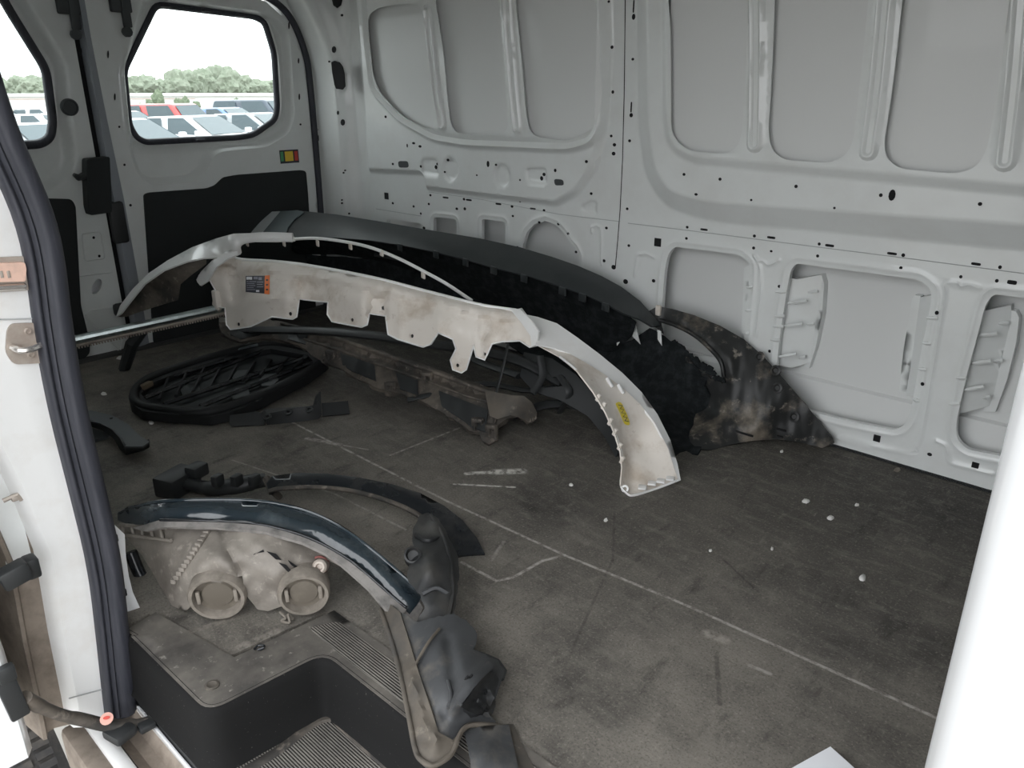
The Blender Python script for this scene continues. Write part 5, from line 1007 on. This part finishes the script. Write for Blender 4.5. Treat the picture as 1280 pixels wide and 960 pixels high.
ln = empty('fender_liner', (-1.0, .9, 0), 'torn dusty black fender liner draped over the step corner', 'fender liner')
upper = [(516,660),(524,645),(535,640),(548,648),(556,660),(562,675),(572,690),(574,720),(570,750),(568,770),(560,790),(545,800),(528,792),(520,780),(530,760),(526,745),(512,728),(508,716),(512,700),(522,690),(516,676)]
uc = [(516,662,'Z',.10),(535,640,'Z',.11),(562,675,'Z',.09),(574,720,'Z',.07),(568,770,'Z',.06),(545,800,'Z',.05),(520,780,'Z',.055),(508,716,'Z',.09),(540,710,'Z',.115)]
fu = tps(uc)
def crump(V):      # creased sheet: folded planes with sharp crests
    tri = lambda x: np.abs((x % 2)-1)
    return .007*tri(V[:,0]*.030+V[:,1]*.017)+.006*tri(V[:,1]*.036-V[:,0]*.014+.4)+.003*tri(V[:,0]*.09+V[:,1]*.05+.2)
def rag(poly, amp, step=5):
    L = dens(poly, step); return [(p[0]+random.uniform(-amp, amp), p[1]+random.uniform(-amp, amp)) for p in L]
shell('upper_tongue', rag(upper, 1.3), fu, M['linerblack'], ln, step=5, th=.006, bump=lambda V: crump(V)+.012*np.exp(-(dist_poly(V, [(545,655),(560,690),(562,740)], False)/7)**2))
body = [(474,760),(484,752),(500,765),(522,778),(548,770),(568,768),(582,775),(595,788),(596,800),(592,812),(606,818),(622,826),(630,836),(628,850),(622,862),(618,880),(612,892),(622,905),(600,906),(588,906),(578,912),(572,928),(566,944),(550,954),(533,958),(523,950),(517,935),(510,900),(500,850),(488,800)]
bc = [(474,760,'Z',.045),(500,765,'Z',.07),(548,770,'Z',.075),(595,790,'Z',.06),(630,838,'Z',.03),(612,892,'Z',.02),(622,905,'Z',.006),(580,910,'Z',.03),(550,953,'Z',.02),(525,950,'Z',.015),(510,900,'Z',.025),(490,810,'Z',.04),(540,830,'Z',.07),(585,850,'Z',.085),(560,900,'Z',.05)]
fb2 = tps(bc)
def bdb(V):
    d = crump(V)*.7+.022*np.exp(-(dist_poly(V, [(612,832),(590,850),(566,884)], False)/9)**2)-.014*np.exp(-(dist_poly(V, [(560,800),(570,860),(556,890)], False)/7)**2)
    d += .010*np.exp(-(dist_poly(V, [(547,788),(525,815),(518,835)], False)/3.5)**2)-.02*sst(sdist(V, [(584,880),(606,858),(616,880),(606,892)]), -4, 5)
    d += .010*np.exp(-(dist_poly(V, [(512,838),(530,900),(545,925)], False)/4)**2)
    return d
lo = shell('torn_body', rag(body, 1.0), fb2, M['liner'], ln, step=5, th=.006, bump=bdb)
ledge = [(474,760),(484,752),(500,765),(508,790),(520,830),(530,860),(540,890),(548,915),(566,925),(572,918),(566,944),(550,954),(533,958),(523,950),(517,935),(510,900),(500,850),(488,800)]
shell('dusty_ledge', ledge, lambda V: fb2(V)-bdb(V)-.008, M['linerdust'], ln, step=5, th=.004, bump=lambda V: .008*np.exp(-((V-np.array((540,935)))**2).sum(1)/120)-.006*np.exp(-((V-np.array((534,925)))**2).sum(1)/60))
fbb = lambda V: fb2(V)-bdb(V)
MB().tube([at(fbb, u, v, .010) for u, v in spline([(476,762),(490,803),(502,850),(512,900),(519,936),(526,950),(540,957),(556,950),(566,940),(573,922),(580,911),(592,906),(622,907)], 50)], .0045, 6).build('rolled_edge', M['linerdust'], ln, 60)
for (u, v) in [(583,848),(588,846)]: MB().box(at(fbb, u, v, .002), (.003,.004,.014), Matrix.Rotation(.5,3,'Y')).build('torn_slit', M['hole'], lo)
shell('dark_flap', [(592,812),(606,816),(624,824),(634,838),(630,850),(622,840),(608,830)], lambda V: fb2(V)+.012, M['plastic'], ln, step=5, th=.005)
MB().lathe(at(fu, 517, 696, .0), (.5,-.5,.7), [(.020,-.02),(.018,.022),(.014,.024),(.011,.012),(0,.012)], 14).build('boss', M['linerblack'], ln, 40)
def lrib(nm, f_, pts, r, mt): MB().tube(spline([at(f_, u, v, .004) for u, v in pts], 14), r, 6).build(nm, M[mt], ln, 60)
fub = lambda V: fu(V)-crump(V)
lrib('stiffening_rib', fub, [(538,644),(552,668),(562,700),(566,740),(560,775)], .005, 'linerblack'); lrib('stiffening_rib', fub, [(520,668),(534,676),(548,672)], .006, 'linerblack'); lrib('stiffening_rib', fub, [(528,742),(545,735),(560,742)], .005, 'liner')
lrib('crease', fbb, [(549,786),(536,802),(524,822),(518,834)], .003, 'linerdust'); lrib('crease', fbb, [(612,832),(592,852),(572,878)], .008, 'liner'); lrib('crease', fbb, [(560,850),(564,870),(560,886)], .003, 'liner')
shell('moulded_pocket', rag([(576,884),(592,862),(608,842),(620,838),(624,850),(618,872),(610,890),(594,893)], .6), lambda V: fbb(V)-.012, M['linerblack'], ln, step=4, th=.010, bump=lambda V: .004*np.sin(V[:,0]*.5)*np.sin(V[:,1]*.5))
flap = [(580,910),(622,906),(636,906),(640,925),(648,960),(650,985),(590,985),(588,950)]
shell('lower_flap', flap, [(580,910,'Z',.03),(636,906,'Z',.012),(650,985,'Z',.006),(590,985,'Z',.02),(612,940,'Z',.03)], M['liner'], ln, step=6, th=.005, bump=crump)
shell('dusty_tail', [(622,906),(642,905),(652,930),(668,960),(690,990),(650,990),(646,955),(638,925)], [(622,906,'Z',.014),(642,905,'Z',.006),(690,990,'Z',.004),(650,990,'Z',.008),(645,940,'Z',.010)], M['linerdust'], ln, step=6, th=.004)

# ---- litter on the floor
pp = MB(); c = [flr(1030,1000,.004), flr(992,957,.004), flr(1038,934,.008), flr(1078,966,.006), flr(1080,1000,.004)]
po = shell('paper_sheet', [(975,968),(1038,933),(1085,975),(1060,1010),(990,1005)], [(975,968,'Z',.004),(1038,933,'Z',.014),(1085,975,'Z',.006),(1060,1010,'Z',.003),(1030,965,'Z',.008)], M['paper'], None, step=8, th=.0008)
tag(po, 'white paper corner lying on the floor at the bottom edge', 'paper')
CH = [(1007,627,5.5,2.6,'largest oval white paint chip on the floor below the muddy wing'),(1038,648,5,2.8,'oval white paint chip nearest the doorway below the muddy wing'),(1071,632,2.6,1.6,'small white paint chip right of the two oval chips'),(757,651,2.6,1.8,'white paint chip below the white wing tip'),(888,689,2.4,1.5,'left one of two small white specks mid-floor'),(965,687,2.0,1.5,'right one of two small white specks mid-floor'),(1078,723,5,4.2,'crumpled white flake on the floor nearest the right pillar'),(1121,588,4.5,2.2,'tan chip on the floor close to the far wall'),(152,451,6.5,2.4,'pale flat chip on the rear sill below the load bar'),(130,493,4,1.8,'white paint chip left of the radiator grille'),(189,529,3.5,2.2,'white paint chip in front of the radiator grille rim'),(977,565,2,1.5,'tiny white speck beside the muddy wing tip'),(714,607,3,1.3,'thin white flake left of the white wing tip')]
for (u, v, ru, rv, lb_) in CH:
    n = 9; ph = random.random()*6; pts = [flr(u+ru*math.cos(k*2*math.pi/n)*random.uniform(.8,1.15), v+rv*math.sin(k*2*math.pi/n)*random.uniform(.8,1.15), .0) for k in range(n)]
    cc = sum((p for p in pts), Vector())/n; zb = .011 if u == 152 else .0006
    V_ = [(p.x, p.y, zb) for p in pts]+[(cc.x+(p.x-cc.x)*.7, cc.y+(p.y-cc.y)*.7, zb+.004+random.uniform(-.001,.002)) for p in pts]
    o = mk('paint_chip', V_, [(k, (k+1) % n, n+(k+1) % n, n+k) for k in range(n)]+[tuple(range(n, 2*n)), tuple(range(n-1, -1, -1))], M['chip'] if u != 1121 else M['capdust'], None, 60)
    tag(o, lb_, 'paint chip', 'chips on the floor')

# ================================================================== OUTDOORS
GZ = -1.45
g = MB().box((-60, 40, GZ-.1), (900, 900, .2)).build('ground', M['asphalt'], None, None); tag(g, 'pale asphalt of the parking lot outside', 'ground', kind='structure')
def azi(u): return HEAD-math.atan((u-640)/math.hypot(FPX, 480-HORIZON))
def gpos(u, d): a = azi(u); return Vector((d*math.cos(a), d*math.sin(a), GZ))
def car(label, col, loc, rot, kind='sedan', s=1.0):
    t = empty('parked_car', loc, label, 'car', 'cars parked outside'); t['_abs'] = 1
    if kind == 'sedan': pr = dict(L=5.3, W=1.05, belt=1.14, roof=1.68, x=[-2.65,-2.45,-1.9,-1.15,-.2,.55,1.35,2.1,2.6,2.65], zb=[.55,1.0,1.18,1.2,1.18,1.17,1.14,1.04,.85,.5], gr=(-1.95,-1.05,.35,1.35))
    else: pr = dict(L=5.5, W=1.12, belt=1.25, roof=2.05, x=[-2.7,-2.6,-2.3,-1.5,-.4,.6,1.3,2.2,2.7,2.75], zb=[.6,1.15,1.25,1.27,1.27,1.25,1.2,1.12,.95,.55], gr=(-2.6,-2.35,.55,1.35))
    W_ = pr['W']; rows = []
    for x, zb in zip(pr['x'], pr['zb']):
        e = 1-.12*(abs(x)/2.7)**3
        rows.append([(x, y*e, z) for y, z in [(-W_*.92,.28),(-W_,.5),(-W_,zb*.8),(-W_*.93,zb),(0,zb+.03),(W_*.93,zb),(W_,zb*.8),(W_,.5),(W_*.92,.28)]])
    b = MB().loft(rows); k = len(rows[0]); b.add(rows[0], [tuple(range(k))]); b.add(rows[-1], [tuple(range(k))]); bd = b.build('body', CARP[col], t, 40)
    g0, g1, g2, g3 = pr['gr']; zb = pr['belt']; zr = pr['roof']; a, r = W_*.93, W_*.74
    low_ = [(g0,-a*.9,zb),(g3,-a,zb-.04),(g3,a,zb-.04),(g0,a*.9,zb)]; hi = [(g1,-r,zr-.04),(g2,-r,zr),(g2,r,zr),(g1,r,zr-.04)]
    mid = [((g1+g2)/2,-r*.9,zr+.05),((g1+g2)/2,r*.9,zr+.05)]
    V_ = low_+hi; cb = MB().add(V_, [(4,5,6,7),(0,1,5,4),(2,3,7,6),(1,2,6,5),(3,0,4,7)]).build('cabin', CARP[col], t, 30)
    bv = cb.modifiers.new('b', 'BEVEL'); bv.width = .16; bv.segments = 4
    def glassq(nm, A4, o_):
        c = sum((Vector(p) for p in A4), Vector())/4; pts = [c+(Vector(p)-c)*.80+Vector(o_) for p in A4]; MB().add(pts, [(0,1,2,3)]).build(nm, M['carglass'], t, None)
    glassq('windscreen', [low_[1],low_[2],hi[2],hi[1]], (.03,0,.02)); glassq('rear_window', [low_[3],low_[0],hi[0],hi[3]], (-.03,0,.02))
    for sg, (i0, i1) in ((-1,(0,1)),(1,(3,2))):
        lo_, l1 = Vector(low_[i0]), Vector(low_[i1]); h0, h1 = Vector(hi[i0]), Vector(hi[i1]); m0 = (lo_+l1)/2; m1 = (h0+h1)/2
        glassq('side_window', [lo_, m0, m1, h0], (0, sg*.025, .01)); glassq('side_window', [m0, l1, h1, m1], (0, sg*.025, .01))
        MB().box((g3-.25, sg*(W_+.10), zb+.08), (.16, .2, .16), None, .04).build('mirror', CARP[col], t)
        for xx in (-1.65, 1.65): MB().lathe((xx, sg*(W_-.12), .38), (0,sg,0), [(.0,.13),(.22,.13),(.24,.12),(.38,.12),(.38,-.12),(.2,-.12)], 20).build('wheel', M['tyre'], t, 40)
    for o in t.children: o.location = (0,0,0)
    t.rotation_euler = (0,0,rot); t.scale = (s,s,s)
R24 = math.radians(24); ROW = Vector((math.cos(R24+math.pi/2), math.sin(R24+math.pi/2), 0))
near0, far0 = gpos(236, 27.0), gpos(214, 35.5)
for k, lab_, col, kd, sc_ in [(0,'white sedan parked nearest behind the right rear window','white','sedan',1),(1,'dark silver sedan just right of the nearest white sedan','silver','sedan',1),(-1,'white sedan partly hidden by the left frame of the right rear window','white','sedan',1),(-2,'grey sedan nearest behind the left rear window','silver','sedan',1)]:
    car(lab_, col, near0+ROW*(2.95*k), R24, kd, sc_)
for k, lab_, col, kd, sc_ in [(0,'red tall car showing above the white sedan roof','red','suv',.92),(1,'blue car partly hidden behind the silver sedan','blue','sedan',1),(2,'dark blue tall vehicle at the right edge of the right rear window','dark','suv',.96),(-1,'black car at the left edge of the right rear window','black','sedan',1),(-2,'white sedan in the second row behind the left rear window','white','sedan',1),(-3,'pale sedan in the second row at the pillar edge of the left rear window','pearl','sedan',1)]:
    car(lab_, col, far0+ROW*(2.95*k), R24, kd, sc_)
third0 = gpos(58, 40)
for k, lab_, col in [(0,'white sedan farthest back behind the left rear window','white'),(-1,'silver sedan farthest back beside the left pillar','silver')]: car(lab_, col, third0+ROW*(2.95*k), R24)
# long low warehouse
bl = empty('warehouse', gpos(230, 120), 'long low white warehouse beyond the parked cars', 'building')
a0, a1 = gpos(-60, 125), gpos(420, 118); dd = (a1-a0).normalized(); nn = Vector((-dd.y, dd.x, 0)); ang = math.atan2(dd.y, dd.x); Lb = (a1-a0).length; mid = (a0+a1)/2
Rz = Matrix.Rotation(ang, 3, 'Z')
MB().box(mid+Vector((0,0,.75)), (Lb, 14, 1.5), Rz).build('wall', M['wallwhite'], bl); MB().box(mid+Vector((0,0,1.63)), (Lb+.6, 14.6, .26), Rz).build('roof', M['wallwhite'], bl)
MB().box(mid+Vector((0,0,1.2))-nn*0+Rz@Vector((-6,0,0)), (Lb*.5, 14.1, .12), Rz).build('pink_band', M['roofpink'], bl)
for k in range(9):
    c = a0+dd*(Lb*(k+.5)/9); MB().box(c+Vector((0,0,.5)), (1.6, 14.15, 1.0), Rz).build('dock_door', M['skin'], bl)
# trees and bushes: each its own crown and trunk
def crown(c, rx, rz, mt, par, n, name='crown'):
    bm = bmesh.new(); bmesh.ops.create_icosphere(bm, subdivisions=4, radius=1); ofs = Vector((random.uniform(0, 90), random.uniform(0, 90), random.uniform(0, 90)))
    for v in bm.verts:
        d_ = v.co.normalized(); k = 1+.36*noise.fractal(d_*1.6+ofs, .9, 2.2, 5)+.12*noise.noise(d_*9+ofs); v.co = Vector((d_.x*rx*k, d_.y*rx*k, d_.z*rz*k))+Vector(c)
    me = bpy.data.meshes.new(name); bm.to_mesh(me); bm.free(); return link(name, me, mt, par, None)
xs = [-60,-30,0,22,44,66,90,118,146,165,182,200,219,238,256,271,288,305,322,340,360,385]
for i, u in enumerate(xs):
    hgt = {219:5.4,238:5.8,256:6.6,271:7.6,288:6.2,305:5.0}.get(u, random.uniform(4.2,5.2)); d = 186+(i % 4)*11; p = gpos(u, d)
    lb_ = {271:'tallest hazy tree in the treeline behind the right rear window', 256:'tall hazy tree just left of the tallest one in the treeline'}.get(u, 'hazy green tree in the low far treeline beyond the warehouse')
    t = empty('tree', p, lb_, 'tree', 'far treeline')
    MB().tube([p, p+Vector((0,0,hgt*.5))], [.3,.2], 6).build('trunk', M['bark'], t); crown(p+Vector((0,0,hgt*.52)), random.uniform(2.3,2.8), hgt*.50, M['tree'], t, 14)
for i, (u, h_) in enumerate([(172,.9),(184,1.2),(196,2.1),(220,1.4),(230,1.5),(243,1.0),(272,1.1),(282,1.0),(293,1.3),(315,.9)]):
    p = gpos(u, 103+(i % 3)*1.6); t = crown(p+Vector((0,0,h_*.5)), h_*.3 if h_ > 2 else .42, h_*.5, M['bush'], None, 9, 'bush'); tag(t, 'tall narrow bush standing before the white warehouse' if h_ > 2 else 'low green bush in the row before the white warehouse', 'bush', 'bushes before the warehouse')
for o in bpy.data.objects:
    if '_abs' in o: del o['_abs']
